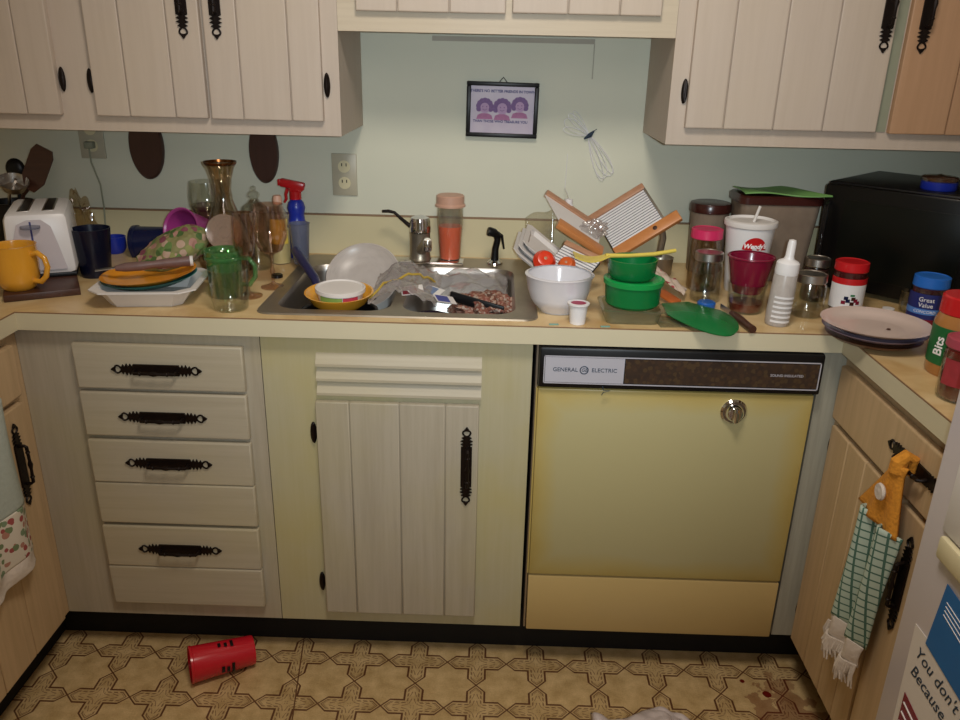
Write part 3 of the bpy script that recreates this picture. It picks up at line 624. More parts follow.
# ================================================================ LEFT SIDE OF THE WORKTOP
def cup_prof(r0, r1, h, t=0.002): return shell([(r0, 0), (r0 + (r1 - r0) * 0.5, h * 0.5), (r1, h)], t)
Mx = Matrix.Translation
def Ry(a): return Matrix.Rotation(a, 4, 'Y')
def Rx(a): return Matrix.Rotation(a, 4, 'X')
def Rz(a): return Matrix.Rotation(a, 4, 'Z')
def between(a, b):
    """matrix taking +z to the direction a to b, origin at a"""
    a, b = Vector(a), Vector(b); return Mx(a) @ (b - a).to_track_quat('Z', 'Y').to_matrix().to_4x4()
def crumple(r, sx, sy, sz, amp, freq, seed, flat=True):
    bm = B(); bmesh.ops.create_icosphere(bm, subdivisions=4, radius=r)
    for v in bm.verts:
        n = v.co.normalized(); k = noise.noise(n * freq + Vector((seed, 0, 0))) + 0.5 * abs(noise.noise(n * freq * 2.3 + Vector((0, seed, 0))))
        v.co = n * r * (1 + amp * k); v.co.x *= sx; v.co.y *= sy; v.co.z *= sz
    if flat:
        for v in bm.verts: v.co.z = max(v.co.z, -r * sz * 0.6)
    return bm

# cutting board, toaster, mug
tag(O('cutting_board', box(B(), 0, 0.153, 0, 0.30, 0, 0.016, 0.002, Mx((-1.065, -0.553, CT)) @ Rz(0.513)), 'darkwood'), 'dark brown wooden board lying under the white toaster and yellow mug', 'board')
t = T('toaster', 'white two-slot toaster standing on the dark wooden board', 'toaster', (-1.098, -0.300, 0.9302), (0, 0, 0.42))
bm = B(); box(bm, -0.073, 0.073, -0.115, 0.115, 0.006, 0.152, 0.016)
for v in bm.verts:
    k_ = v.co.z / 0.152; v.co.x *= 1.0 - 0.10 * k_ ** 2
    if v.co.y < 0: v.co.y *= 1.0 - 0.06 * k_ ** 2
O('body', bm, 'white', t)
O('base', box(B(), -0.070, 0.070, -0.110, 0.110, 0, 0.010, 0.003), 'black', t)
for x in (-0.026, 0.026):
    s_ = O('slot', box(B(), x - 0.013, x + 0.013, -0.080, 0.095, 0.1505, 0.1528, 0.001), 'steel', t)
    O('slot_opening', box(B(), x - 0.009, x + 0.009, -0.075, 0.090, 0.1525, 0.1533), 'black', s_, smooth=False)
bm = B(); prism(bm, [(-0.048, 0.02), (-0.050, 0.095), (-0.040, 0.128), (-0.018, 0.138), (0.012, 0.138), (0.030, 0.122), (0.040, 0.08), (0.052, 0.02)], 0, 0.002, FRONT(0, -0.1155, 0)); O('front_panel', bm, 'fridge', t, smooth=False)
O('lever_slot', box(B(), -0.013, -0.009, -0.1182, -0.1172, 0.05, 0.134), 'inkblue', t, smooth=False)
O('lever', lathe(B(), [(0, 0), (0.021, 0.002), (0.021, 0.008), (0, 0.011)], 24, Mx((-0.011, -0.125, 0.118)) @ Matrix.Diagonal((1, 0.75, 1, 1))), M['greyclear'], t)

t = T('mug', 'yellow orange glazed mug with round handle in front of the toaster', 'mug', (-1.062, -0.490, 0.9302), (0, 0, -0.2))
O('cup', lathe(B(), shell([(0.030, 0), (0.037, 0.006), (0.045, 0.025), (0.0475, 0.06), (0.0475, 0.097), (0.0485, 0.1)], 0.004), 40), 'yellow', t)
O('handle', tube(B(), [(0.044, 0, 0.080), (0.062, 0, 0.086), (0.078, 0, 0.074), (0.082, 0, 0.055), (0.075, 0, 0.034), (0.060, 0, 0.020), (0.042, 0, 0.021)], 0.006, 12), 'yellow', t)
tag(O('tumbler', lathe(B(), cup_prof(0.034, 0.0455, 0.118), 32), 'navyd', loc=(-0.975, -0.310, CT + 0.0003)), 'black navy plastic tumbler standing right of the toaster', 'tumbler')
tag(O('plastic_tub', lathe(B(), shell([(0.022, 0), (0.030, 0.012), (0.031, 0.045)], 0.002), 28), 'blue', loc=(-1.035, -0.075, CT + 0.0003)), 'small bright blue plastic tub against the backsplash, behind the black tumbler', 'tub')
t = tag(O('tumbler', lathe(B(), shell([(0.037, 0), (0.042, 0.05), (0.047, 0.10), (0.0505, 0.102), (0.0505, 0.112), (0.048, 0.114)], 0.002), 32, Mx((-0.858, -0.085, CT + 0.040)) @ Ry(-PI / 2 - 0.105)), 'navy'), 'navy blue plastic tumbler lying on its side by the backsplash', 'tumbler')
tag(O('plastic_bag', crumple(0.04, 0.75, 0.7, 2.2, 0.6, 2.5, 3.1), 'amber', loc=(-1.125, -0.065, CT + 0.053)), 'brown crumpled see-through bag squeezed behind the toaster', 'bag')

# utensils at the very left
t = T('utensil_crock', 'dark crock at the left edge behind the toaster holding utensils', 'crock', (-1.285, -0.105, CT + 0.0003))
O('crock', lathe(B(), shell([(0.045, 0), (0.055, 0.03), (0.055, 0.13), (0.058, 0.14)], 0.005), 28), 'black', t)
bm = B(); tube(bm, [(-1.31, -0.10, 0.935), (-1.235, -0.12, 1.075), (-1.200, -0.15, 1.097)], 0.005, 8)
poly = [(-0.014, 0), (-0.031, 0.03), (-0.031, 0.10), (-0.022, 0.118), (0.022, 0.118), (0.031, 0.10), (0.031, 0.03), (0.014, 0)]
prism(bm, poly, -0.002, 0.002, face_m((-1.200, -0.15, 1.092), (0.88, -0.12, -0.40), (0.30, 0.12, 0.85)))
tag(O('spatula', bm, 'darkwood'), 'dark brown spatula leaning right out of the crock, blade up', 'spatula')
bm = B(); tube(bm, [(-1.30, -0.12, 0.935), (-1.26, -0.14, 1.08), (-1.225, -0.16, 1.12)], 0.004, 8); lathe(bm, shell([(0.004, 0), (0.026, 0.010), (0.037, 0.032)], 0.0015), 24, between((-1.232, -0.165, 1.09), (-1.21, -0.19, 1.15)))
tag(O('ladle', bm, 'steel'), 'grey metal ladle standing in the crock beside the brown spatula', 'ladle')
bm = B(); tube(bm, [(-1.27, -0.09, 0.935), (-1.265, -0.085, 1.13)], 0.005, 8); ball(bm, (-1.265, -0.085, 1.135), 0.026, 1, 0.5, 1.1)
tag(O('spoon', bm, 'black'), 'black serving spoon upright in the crock at the left edge', 'spoon')

# white foam dish with the two plates
def dish(w0, d0, w1, d1, h, t=0.003, cut=0.03):
    def oct_(w_, d_, c_): return [(-w_ + c_, -d_), (w_ - c_, -d_), (w_, -d_ + c_), (w_, d_ - c_), (w_ - c_, d_), (-w_ + c_, d_), (-w_, d_ - c_), (-w_, -d_ + c_)]
    bm = B(); L = [loop_v(bm, oct_(w0, d0, cut * 0.6), 0), loop_v(bm, oct_(w1, d1, cut), h), loop_v(bm, oct_(w1 + 0.012, d1 + 0.012, cut), h + 0.001), loop_v(bm, oct_(w1 + 0.012, d1 + 0.012, cut), h + 0.001 + t), loop_v(bm, oct_(w1 - t, d1 - t, cut), h + t), loop_v(bm, oct_(w0 - t, d0 - t, cut * 0.6), t)]
    bm.faces.new(list(reversed(L[0])))
    for a, b in zip(L[:-1], L[1:]): bridge(bm, a, b)
    bm.faces.new(L[-1]); return bm
tag(O('serving_dish', dish(0.076, 0.075, 0.101, 0.096, 0.036), 'foam', loc=(-0.764, -0.478, CT + 0.0003), rot=(0, 0, 0.12), angle=20), 'white eight-sided dish underneath the teal and orange plates', 'dish')
def plate_prof(r, h=0.018, t=0.004): return shell([(r * 0.55, 0), (r * 0.62, 0.002), (r * 0.85, h * 0.55), (r, h)], t)
tag(O('plate', lathe(B(), plate_prof(0.103, 0.020), 48), 'teal', loc=(-0.769, -0.475, 0.9455), rot=(0.03, -0.05, 0)), 'teal plate sandwiched between orange plate and white dish', 'plate')
tag(O('plate', lathe(B(), plate_prof(0.103, 0.020), 48), 'orangeplate', loc=(-0.769, -0.477, 0.9535), rot=(0.03, -0.06, 0)), 'orange plate, top of the stack in the white dish', 'plate')
t = T('knife', 'thin knife with fat grey brown handle lying across the orange plate', 'knife', (0.016, 0, 0))
bm = B(); tube(bm, [(-0.850, -0.500, 0.9855), (-0.83, -0.492, 0.987), (-0.80, -0.485, 0.988), (-0.775, -0.476, 0.990), (-0.75, -0.467, 0.991), (-0.70, -0.450, 0.993)], [0.006, 0.010, 0.011, 0.0085, 0.011, 0.0125], 14)
for v in bm.verts: v.co.z += 0.0015 * math.sin(v.co.x * 260)
O('handle', bm, plain('grey_brown_resin', '6d5450', 0.4, var=0.25, scale=50), t)
O('end_cap', tube(B(), [(-0.7005, -0.4502, 0.9932), (-0.694, -0.448, 0.9933)], 0.0118, 14), 'foam', t)
O('blade', box(B(), 0, 0.040, -0.0012, 0.0012, -0.006, 0.006, 0, between((-0.888, -0.514, 0.982), (-0.85, -0.50, 0.986)) @ Ry(-PI / 2)), 'steel', t, smooth=False)

# quilted floral mitt heaped between plates and glasses
def mitt():
    bm = B(); bmesh.ops.create_icosphere(bm, subdivisions=5, radius=1)
    for v in bm.verts:
        n = v.co.copy(); k = 1 + 0.10 * noise.noise(n * 2.2) + 0.05 * noise.noise(n * 5)
        x = n.x * 0.086 * k; y = n.y * 0.062 * k; wz = 0.024 + 0.030 * max(0, (n.x + 1) / 2) ** 1.2
        z = n.z * wz * k + 0.0016 * math.sin(x * 300) * math.sin(y * 300); v.co = Vector((x, y, z + 0.02 * (n.x + 1) * 0.6))
    return bm
tag(O('oven_mitt', mitt(), 'floral', loc=(-0.752, -0.372, 0.988), rot=(0.3, -0.22, 0.25)), 'floral quilted green and pink mitt heaped behind the orange plate', 'mitt')
tag(O('cup', lathe(B(), shell([(0.034, 0), (0.045, 0.05), (0.052, 0.10), (0.056, 0.104)], 0.003), 36, between((-0.755, -0.125, 0.985), (-0.790, -0.215, 1.013))), 'magenta'), 'magenta plastic cup tipped over behind the floral mitt', 'cup')

def goblet(name, label, loc, rf, hs, prof, mat, h0=0.0, group=None):
    t = T(name, label, 'glass', loc, group=group)
    O('foot', lathe(B(), [(0, 0), (rf, 0), (rf, 0.002), (rf * 0.5, 0.005), (0.005, 0.012), (0.004, 0.014), (0, 0.014)], 32), mat, t)
    O('stem', lathe(B(), [(0.004, 0.012), (0.0035, hs * 0.35), (0.0065, hs * 0.5), (0.0035, hs * 0.65), (0.005, hs)], 16), mat, t)
    O('bowl', lathe(B(), shell([(r, hs + z) for r, z in prof], 0.0016), 36), mat, t)
    return t
# carafe
t = T('carafe', 'tall smoky glass carafe with gold rim and flared mouth', 'carafe', (-0.650, -0.290, CT + 0.0003))
O('glass_body', lathe(B(), shell([(0.045, 0), (0.062, 0.012), (0.069, 0.04), (0.066, 0.075), (0.052, 0.115), (0.036, 0.15), (0.0225, 0.19), (0.0205, 0.215), (0.024, 0.24), (0.031, 0.265), (0.037, 0.276)], 0.002), 48), 'amber', t)
O('gold_rim', lathe(B(), [(0.0352, 0.2735), (0.0378, 0.2765), (0.0384, 0.281), (0.0366, 0.281), (0.0345, 0.2755)], 48, closed=True), 'gold', t)
goblet('wine_glass', 'large round clear wine glass left of the carafe, brownish drink inside', (-0.756, -0.105, CT + 0.0003), 0.036, 0.097, [(0.006, 0), (0.030, 0.012), (0.046, 0.045), (0.047, 0.07), (0.042, 0.108)], M['clear'])
t.name = 'carafe'
bm = B(); lathe(bm, [(0, 0.100), (0.026, 0.108), (0.040, 0.132), (0.043, 0.144), (0, 0.144)], 32)
d = O('drink', bm, M['amber'], bpy.data.objects['wine_glass'])
# saucer standing on edge against the carafe
bm = B(); lathe(bm, [(0, 0), (0.014, 0.001), (0.016, 0.003), (0.024, 0.0015), (0.026, 0.0035), (0.033, 0.002), (0.035, 0.005), (0.041, 0.007), (0.041, 0.010), (0.034, 0.008), (0, 0.004)], 40, between((-0.624, -0.375, 1.045), (-0.618, -0.46, 1.066)))
_sm = between((-0.624, -0.375, 1.045), (-0.618, -0.46, 1.066))
for rr_ in (0.038, 0.030, 0.022, 0.013):
    tube(bm, [tuple(_sm @ Vector((rr_ * math.cos(2 * PI * k / 28), rr_ * math.sin(2 * PI * k / 28), 0.006))) for k in range(29)], 0.0012, 6, False)
tag(O('glass_saucer', bm, 'ring'), 'small ringed clear glass saucer propped upright in front of the carafe', 'saucer')
t = T('mug', 'green tinted glass mug with handle behind the clear tumbler', 'mug', (-0.606, -0.452, CT + 0.0003), (0, 0, -0.15))
O('cup', lathe(B(), shell([(0.033, 0), (0.037, 0.01), (0.039, 0.085), (0.043, 0.088), (0.043, 0.093), (0.041, 0.095), (0.043, 0.098), (0.043, 0.108)], 0.003), 36), 'greenglass', t)
O('handle', tube(B(), [(0.038, 0, 0.09), (0.060, 0, 0.092), (0.074, 0, 0.075), (0.073, 0, 0.050), (0.058, 0, 0.030), (0.037, 0, 0.030)], 0.0052, 12), 'greenglass', t)
tag(O('glass_tumbler', lathe(B(), shell([(0.033, 0), (0.036, 0.004), (0.041, 0.03), (0.042, 0.090)], 0.0022), 36), 'clear', loc=(-0.566, -0.548, CT + 0.0003)), 'clear straight glass tumbler nearest the counter edge, left of the sink', 'tumbler')
goblet('wine_glass', 'slender clear glass goblet just right of the green mug', (-0.556, -0.452, CT + 0.0003), 0.031, 0.085, [(0.005, 0), (0.020, 0.012), (0.026, 0.045), (0.025, 0.085), (0.022, 0.108)], M['pinkglass'])
goblet('wine_glass', 'pink gold tinted balloon goblet beside the sink corner', (-0.520, -0.372, CT + 0.0003), 0.030, 0.078, [(0.006, 0), (0.026, 0.012), (0.040, 0.045), (0.041, 0.07), (0.034, 0.120)], M['pinkglass'])
t = T('glass_bottle', 'clear ribbed glass bottle with a knob stopper behind the goblets', 'bottle', (-0.603, -0.200, CT + 0.0003))
O('glass_body', lathe(B(), shell([(0.03, 0), (0.034, 0.01), (0.036, 0.10), (0.036, 0.14), (0.030, 0.160), (0.014, 0.172), (0.011, 0.178)], 0.002), 32), 'clear', t)
O('stopper', lathe(B(), [(0, 0.17), (0.009, 0.17), (0.009, 0.180), (0.014, 0.184), (0.015, 0.192), (0.009, 0.198), (0.006, 0.200), (0.007, 0.208), (0, 0.212)], 24), 'clear', t)
t = T('soap_bottle', 'clear dish soap bottle with beige cap and yellow label', 'bottle', (-0.562, -0.135, CT + 0.0003))
bm = B(); lathe(bm, [(0, 0), (0.024, 0), (0.027, 0.01), (0.027, 0.10), (0.024, 0.130), (0.011, 0.150), (0.010, 0.158), (0, 0.158)], 28); O('bottle', bm, 'clearp', t)
O('cap', lathe(B(), [(0, 0.156), (0.012, 0.156), (0.012, 0.170), (0.009, 0.178), (0, 0.178)], 20), 'peach', t)
O('label', arc_label(B(), 0.0275, -1.1, 1.1, 0.055, 0.120), plain('yellow_label', 'dcc050', 0.5), t)
O('liquid', lathe(B(), [(0, 0.002), (0.0255, 0.003), (0.0257, 0.09), (0, 0.09)], 24), plain('pale_yellow_soap', 'cdbf8a', 0.2), t)
t = T('spray_bottle', 'blue spray bottle with red trigger head by the backsplash', 'bottle', (-0.530, -0.070, CT + 0.0003))
O('bottle', lathe(B(), [(0, 0), (0.025, 0), (0.027, 0.01), (0.027, 0.085), (0.021, 0.105), (0.020, 0.118), (0.024, 0.135), (0.020, 0.150), (0.013, 0.158), (0.013, 0.166), (0, 0.166)], 28), 'blue', t)
h_ = O('trigger_head', box(box(lathe(B(), [(0, 0.158), (0.0155, 0.158), (0.0155, 0.178), (0.012, 0.182), (0, 0.182)], 24), -0.040, 0.026, -0.010, 0.010, 0.184, 0.206, 0.005, Mx((0, 0, 0.195)) @ Ry(0.18) @ Mx((0, 0, -0.195))), -0.014, 0.018, -0.009, 0.009, 0.176, 0.19, 0.003), 'red', t)
O('nozzle', box(B(), -0.045, -0.036, -0.007, 0.007, 0.193, 0.210, 0.002), 'red', h_)
O('trigger', tube(B(), [(-0.020, 0, 0.186), (-0.026, 0, 0.170), (-0.025, 0, 0.158), (-0.031, 0, 0.148)], [0.005, 0.0045, 0.004, 0.003], 8), 'red', h_)
tag(O('plastic_cup', lathe(B(), shell([(0.020, 0), (0.0265, 0.105), (0.028, 0.106)], 0.0015), 28), 'greyclear', loc=(-0.505, -0.150, CT + 0.0045)), 'cloudy grey plastic cup standing in front of the blue spray bottle', 'cup')
tag(O('bottle_cap', lathe(B(), [(0, 0), (0.014, 0), (0.014, 0.006), (0.012, 0.008), (0, 0.008)], 20), 'black', loc=(-0.535, -0.283, CT + 0.0003)), 'small flat black cap lying behind the goblet foot', 'cap')
# ================================================================ SINK
ZL = CT + 0.0037
t = T('faucet', 'chrome single lever faucet with long dark lever behind the sink', 'faucet', (-0.195, -0.098, ZL))
O('deck_plate', box(B(), -0.08, 0.118, -0.036, 0.022, 0, 0.008, 0.004), 'chrome', t)
O('body', lathe(B(), [(0, 0.008), (0.030, 0.008), (0.028, 0.012), (0.026, 0.03), (0.027, 0.075), (0.028, 0.08), (0, 0.08)], 32), 'steeld', t)
O('cap', lathe(B(), [(0, 0.082), (0.028, 0.082), (0.0285, 0.094), (0.027, 0.098), (0.0275, 0.108), (0.024, 0.119), (0.012, 0.124), (0, 0.124)], 32), 'chrome', t)
O('lever', tube(B(), [(-0.022, 0, 0.092), (-0.05, 0, 0.115), (-0.068, 0, 0.131), (-0.083, 0, 0.134), (-0.100, 0, 0.133)], [0.006, 0.0045, 0.004, 0.0045, 0.004], 10), 'iron', t)
sp_ = O('spout', tube(B(), [(0.004, -0.016, 0.035), (0.018, -0.055, 0.060), (0.028, -0.10, 0.078), (0.030, -0.118, 0.080)], [0.014, 0.0125, 0.0115, 0.011], 14), 'steeld', t)
O('aerator', lathe(B(), [(0, -0.004), (0.010, -0.004), (0.0115, 0.0), (0.0115, 0.020), (0.009, 0.024), (0, 0.024)], 24, Mx((0.030, -0.120, 0.062))), 'chrome', sp_)
t = T('shaker_bottle', 'clear shaker bottle half full of orange drink with peach lid', 'bottle', (-0.115, -0.091, ZL + 0.008))
O('bottle', lathe(B(), shell([(0.026, 0), (0.028, 0.004), (0.034, 0.10), (0.035, 0.150)], 0.0018), 32), 'clearp', t)
O('drink', lathe(B(), [(0, 0.002), (0.0262, 0.003), (0.0318, 0.090), (0, 0.090)], 32), 'orangeliq', t)
O('lid', lathe(B(), [(0, 0.172), (0.034, 0.172), (0.037, 0.169), (0.037, 0.150), (0.040, 0.146), (0.040, 0.142), (0.0355, 0.142), (0, 0.142)], 32), 'peach', t)
t = T('sink_sprayer', 'black hand sprayer standing at the back right of the sink', 'sprayer', (0.006, -0.097, ZL))
O('collar', lathe(B(), [(0, 0), (0.022, 0), (0.021, 0.004), (0.013, 0.010), (0, 0.010)], 24), 'chrome', t)
O('grip', tube(B(), [(0, 0, 0.008), (0.001, 0, 0.04), (0.006, -0.002, 0.064), (0.004, -0.006, 0.080)], [0.0105, 0.009, 0.0085, 0.010], 14), 'black', t)
O('spray_head', tube(B(), [(0.010, -0.004, 0.074), (-0.004, -0.012, 0.086), (-0.016, -0.018, 0.090), (-0.020, -0.019, 0.091)], [0.008, 0.0115, 0.0125, 0.011], 14), 'black', t)
O('lever', tube(B(), [(0.006, 0.002, 0.084), (0.017, 0.004, 0.075), (0.021, 0.002, 0.055), (0.024, 0.0, 0.040)], [0.004, 0.0045, 0.003, 0.0025], 8), 'black', t)

# left bowl of the sink
t = T('cooking_pot', 'dark pot in the left sink bowl, blue handle sticking out back left', 'pot', (-0.350, -0.448, 0.7525))
O('pot', lathe(B(), shell([(0.075, 0), (0.085, 0.01), (0.087, 0.13), (0.090, 0.133)], 0.003), 40), 'black', t)
O('handle', tube(B(), [(-0.052, 0.068, 0.115), (-0.085, 0.145, 0.165), (-0.13, 0.215, 0.190), (-0.165, 0.275, 0.206)], [0.007, 0.011, 0.0125, 0.010], 12), plain('dark_blue_handle', '2c2c50', 0.35), t)
bm = B(); lathe(bm, shell([(0.045, 0.0), (0.05, 0.003), (0.082, 0.013), (0.092, 0.022)], 0.0025), 48)
tag(O('frosted_bowl', bm, 'frost', loc=(-0.316, -0.285, 0.915), rot=(math.radians(46), math.radians(-4), 0)), 'large frosted round plastic bowl tilted up in the left sink bowl', 'bowl')
bm = B(); lathe(bm, shell([(0.035, 0), (0.045, 0.004), (0.066, 0.022), (0.076, 0.040), (0.078, 0.042)], 0.004), 48)
tag(O('bowl', bm, 'yellow', loc=(-0.345, -0.462, 0.8935), rot=(0.06, 0.0, 0)), 'shallow yellow bowl on the pot at the sink front, a tub inside', 'bowl')
t = T('margarine_tub', 'white tub with green and red printed side sitting in the yellow bowl', 'tub', (-0.341, -0.470, 0.912), (0.04, 0.02, 0))
O('tub', lathe(B(), [(0, 0), (0.046, 0), (0.053, 0.026), (0.054, 0.028), (0, 0.028)], 36), 'white', t)
O('lid', lathe(B(), [(0, 0.034), (0.050, 0.034), (0.053, 0.037), (0.0565, 0.036), (0.0565, 0.028), (0, 0.028)], 36), 'foam', t)
for a0, a1, hexc in ((-0.75, 0.25, '7c9a4a'), (0.28, 0.95, 'b8374a')):
    o = O('printed_label', arc_label(B(), 0.0540, a0, a1, 0.006, 0.026), plain('tub_print_' + hexc, hexc, 0.5, var=0.2, scale=60), t)
# zip bag over the divider
def zipbag(s_, q):
    x = -0.275 + 0.15 * s_; y = -0.50 + 0.20 * q + 0.02 * math.sin(5 * s_)
    z = 0.922 + 0.018 * math.sin(3.2 * s_ + 0.5) - 0.05 * (s_ - 0.5) ** 2 + 0.012 * noise.noise(Vector((s_ * 6, q * 6, 1))) + 0.006 * noise.noise(Vector((s_ * 17, q * 15, 4))) + 0.018 * q
    return (x, y + 0.07 * s_, z)
t = T('zip_bag', 'crumpled clear zip bag with yellow zip line draped over the sink divider', 'bag', (0, 0, 0))
O('film', grid(34, 30, zipbag, 0.0008), 'film', t, angle=180)
O('zip_line', tube(B(), [Vector(zipbag(k_ / 16 * 0.9, 0.15 + 0.04 * k_)) + Vector((0, 0, 0.002)) for k_ in range(17)], 0.0028, 6), plain('yellow_zip', 'b89a3c', 0.4), t)
def blister(x, y, z, rot, hexc, label):
    t = T('medicine_packet', label, 'packet', (x, y, z), rot)
    O('card', box(B(), -0.026, 0.026, -0.016, 0.016, 0, 0.0012), 'foam', t, smooth=False)
    O('print_panel', box(B(), -0.023, 0.010, -0.013, 0.013, 0.0013, 0.0018), plain('packet_' + hexc, hexc, 0.4), t, smooth=False)
blister(-0.140, -0.372, 0.915, (0.35, 0.1, -0.6), '6c7c9c', 'grey blue and white packet on the heap at the sink divider')
blister(-0.108, -0.405, 0.905, (0.3, 0.25, 0.5), '3a3f8c', 'blue and white packet pointing into the right sink bowl')
blister(-0.185, -0.405, 0.925, (0.4, -0.1, 0.2), '8a2f3a', 'red and white packet under the zip bag')
tag(O('saucer', lathe(B(), shell([(0.03, 0), (0.035, 0.004), (0.060, 0.014), (0.066, 0.018)], 0.003), 36), plain('dark_plum_glaze', '2a1c30', 0.25), loc=(-0.128, -0.425, 0.838), rot=(0.10, 0.12, 0)), 'dark plum saucer in the right sink bowl under the packets', 'saucer')
# right bowl: plastic tray of scraps over dark dishes
tag(O('skillet', lathe(B(), shell([(0.080, 0), (0.090, 0.006), (0.105, 0.078), (0.108, 0.082)], 0.003), 40), 'black', loc=(-0.070, -0.40, 0.7535)), 'dark skillet at the bottom of the right sink bowl', 'skillet')
bm = crumple(0.085, 0.85, 0.75, 0.5, 0.4, 3.2, 9.0)
tag(O('food_scraps', bm, 'scraps', loc=(-0.012, -0.345, 0.862)), 'heap of pinkish brown food scraps in the right sink bowl', 'food')
def traysheet(s_, q):
    x = -0.150 + 0.19 * s_; y = -0.30 + 0.14 * q
    return (x, y, 0.868 + 0.030 * q + 0.014 * noise.noise(Vector((s_ * 5, q * 5, 8))) + 0.02 * math.sin(3 * s_))
tag(O('plastic_tray', grid(28, 20, traysheet, 0.0008), 'film', angle=180), 'clear crinkled plastic tray lying behind the food scraps in the sink', 'tray')
bm = B(); box(bm, 0, 0.135, -0.012, 0.012, -0.004, 0.004, 0.003, between((-0.098, -0.372, 0.905), (0.030, -0.405, 0.880)) @ Ry(-PI / 2))
tag(O('spatula', bm, 'black'), 'black flat plastic spatula lying across the front of the right sink bowl', 'spatula')

# ================================================================ MIDDLE: BOWL, SLICERS, BOXES
t = T('bowl', 'white footed ceramic mixing bowl right of the sink', 'bowl', (0.150, -0.492, CT + 0.0003))
O('vessel', lathe(B(), shell([(0.040, 0), (0.042, 0.004), (0.056, 0.018), (0.063, 0.030), (0.0635, 0.032), (0.070, 0.052), (0.0735, 0.076), (0.0765, 0.083), (0.0735, 0.085)], 0.004), 48), 'ceramic', t)
t = T('coffee_pod', 'small white coffee pod cup with red centre at the counter edge', 'pod', (0.186, -0.582, CT + 0.0003))
O('cup', lathe(B(), [(0, 0), (0.0165, 0), (0.020, 0.040), (0.0235, 0.042), (0.0235, 0.045), (0.017, 0.0455), (0.0165, 0.043), (0, 0.043)], 32), 'white', t)
O('foil_centre', lathe(B(), [(0, 0.0432), (0.016, 0.0432), (0.016, 0.0445), (0, 0.0445)], 24), plain('dusty_red_foil', 'a03050', 0.5), t)
# stacked white foam trays leaning beside the bowl
for i, (dx, lab) in enumerate(((0, 'white ridged tray nearest the sink, lowest of the leaning stack'), (0.014, 'white ridged tray, middle one of the leaning stack behind the bowl'), (0.028, 'white ridged tray, top one of the leaning stack behind the bowl'))):
    bm = dish(0.052, 0.05, 0.060, 0.056, 0.010, 0.002, 0.012)
    tag(O('foam_tray', bm, 'foam', loc=(0.108 + dx * 0.8, -0.215, 0.957 + dx * 0.7), rot=(0.2, math.radians(38), 0), angle=20), lab, 'tray', 'foam trays behind the bowl')
tag(O('clear_clamshell', grid(10, 10, lambda s_, q: (0.085 + 0.075 * s_, -0.105 - 0.02 * s_ + 0.025 * q, 0.925 + 0.115 * q + 0.035 * s_ + 0.006 * math.sin(6 * s_)), 0.001), 'clearp', angle=180), 'see-through plastic lid standing behind the leaning white trays', 'lid')

def slicer(label, o, xd, yd, L, W, rail=0.020, th=0.014, ext0=0.0, ext1=0.0, m1='woodr', m2='woodo', nsl=13, plate='slats', w2=None, hole=False, off=0.0):
    """wooden slicer: origin o is the top left corner, x along the rails, y across them"""
    t = T('wooden_slicer', label, 'slicer', (0, 0, 0)); X_ = face_m(o, xd, -Vector(yd)); X_ = X_ @ Matrix.Diagonal((1, -1, 1, 1)); w2 = w2 or rail
    t.matrix_world = Mx(o); X_ = Mx(-Vector(o)) @ X_
    O('rail', box(B(), -ext0, L, -rail, 0, -th / 2, th / 2, 0.002, X_), M[m1], t)
    O('rail', box(B(), off, L + ext1, W, W + w2, -th / 2, th / 2, 0.002, X_), M[m2], t)
    if plate == 'slats':
        O('backing_plate', box(B(), 0, L, 0, W, -0.003, -0.0015, 0, X_), 'black', t, smooth=False)
        sl = B(); pitch = W / nsl
        for k_ in range(nsl): box(sl, 0.002, L - 0.002, (k_ + 0.12) * pitch, (k_ + 0.78) * pitch, -0.001, 0.0025, 0, X_)
        O('metal_ribs', sl, 'white', t, smooth=False)
    else: O('plate', prism(B(), [(0, 0), (L, 0), (L, W), (off, W)], -0.002, 0.001, X_), 'foam', t, smooth=False)
    if hole:
        O('knot_hole', lathe(B(), [(0, 0), (0.006, 0), (0, 0.001)], 12, X_ @ Mx((L * 0.78, W + w2 * 0.45, th / 2 + 0.0002))), 'darkwood', t)
        O('end_rod', box(B(), L - 0.006, L, -rail * 0.2, W + 0.004, 0.001, 0.006, 0, X_), 'steel', t, smooth=False)
    return t
slicer('wooden slicer with long metal ribs tilted up to the right, biggest of the three', (0.268, -0.10, 1.043), (0.112, 0.0, 0.076), (0.066, -0.10, -0.078), 0.150, 0.104, rail=0.018, ext0=0.03, ext1=0.035, w2=0.030, nsl=14, hole=True)
slicer('wooden slicer with plain white plate, leaning down to the right', (0.130, -0.150, 1.113), (0.150, 0.0, -0.092), (0.034, -0.08, -0.060), 0.175, 0.066, rail=0.020, ext0=0.0, ext1=0.015, off=0.055, w2=0.032, plate='white')
slicer('small ribbed slicer lowest of the three, behind the white bowl', (0.172, -0.290, 1.016), (0.085, -0.055, -0.028), (-0.028, -0.060, -0.050), 0.105, 0.072, rail=0.014, ext0=0.0, nsl=9, m2='woodr', w2=0.010)
t = T('crumpled_film', 'crumpled clear film with a shiny spot between the wooden slicers', 'film', (0.255, -0.185, 1.035)); O('film', crumple(0.024, 1.3, 0.6, 0.9, 0.5, 3, 2.0, False), 'film', t)
def tomato(x, y, z, r, m, lab, rot=(0, 0, 0)):
    t = T('tomato', lab, 'tomato', (x, y, z), rot)
    O('flesh', lathe(B(), [(0, r * 0.70), (r * 0.25, r * 0.80), (r * 0.7, r * 0.72), (r * 1.02, r * 0.2), (r * 0.95, -r * 0.35), (r * 0.5, -r * 0.8), (0, -r * 0.85)], 24), m, t)
    O('stalk_scar', lathe(B(), [(0, r * 0.70), (r * 0.16, r * 0.77), (0, r * 0.82)], 8), 'woodr', t)
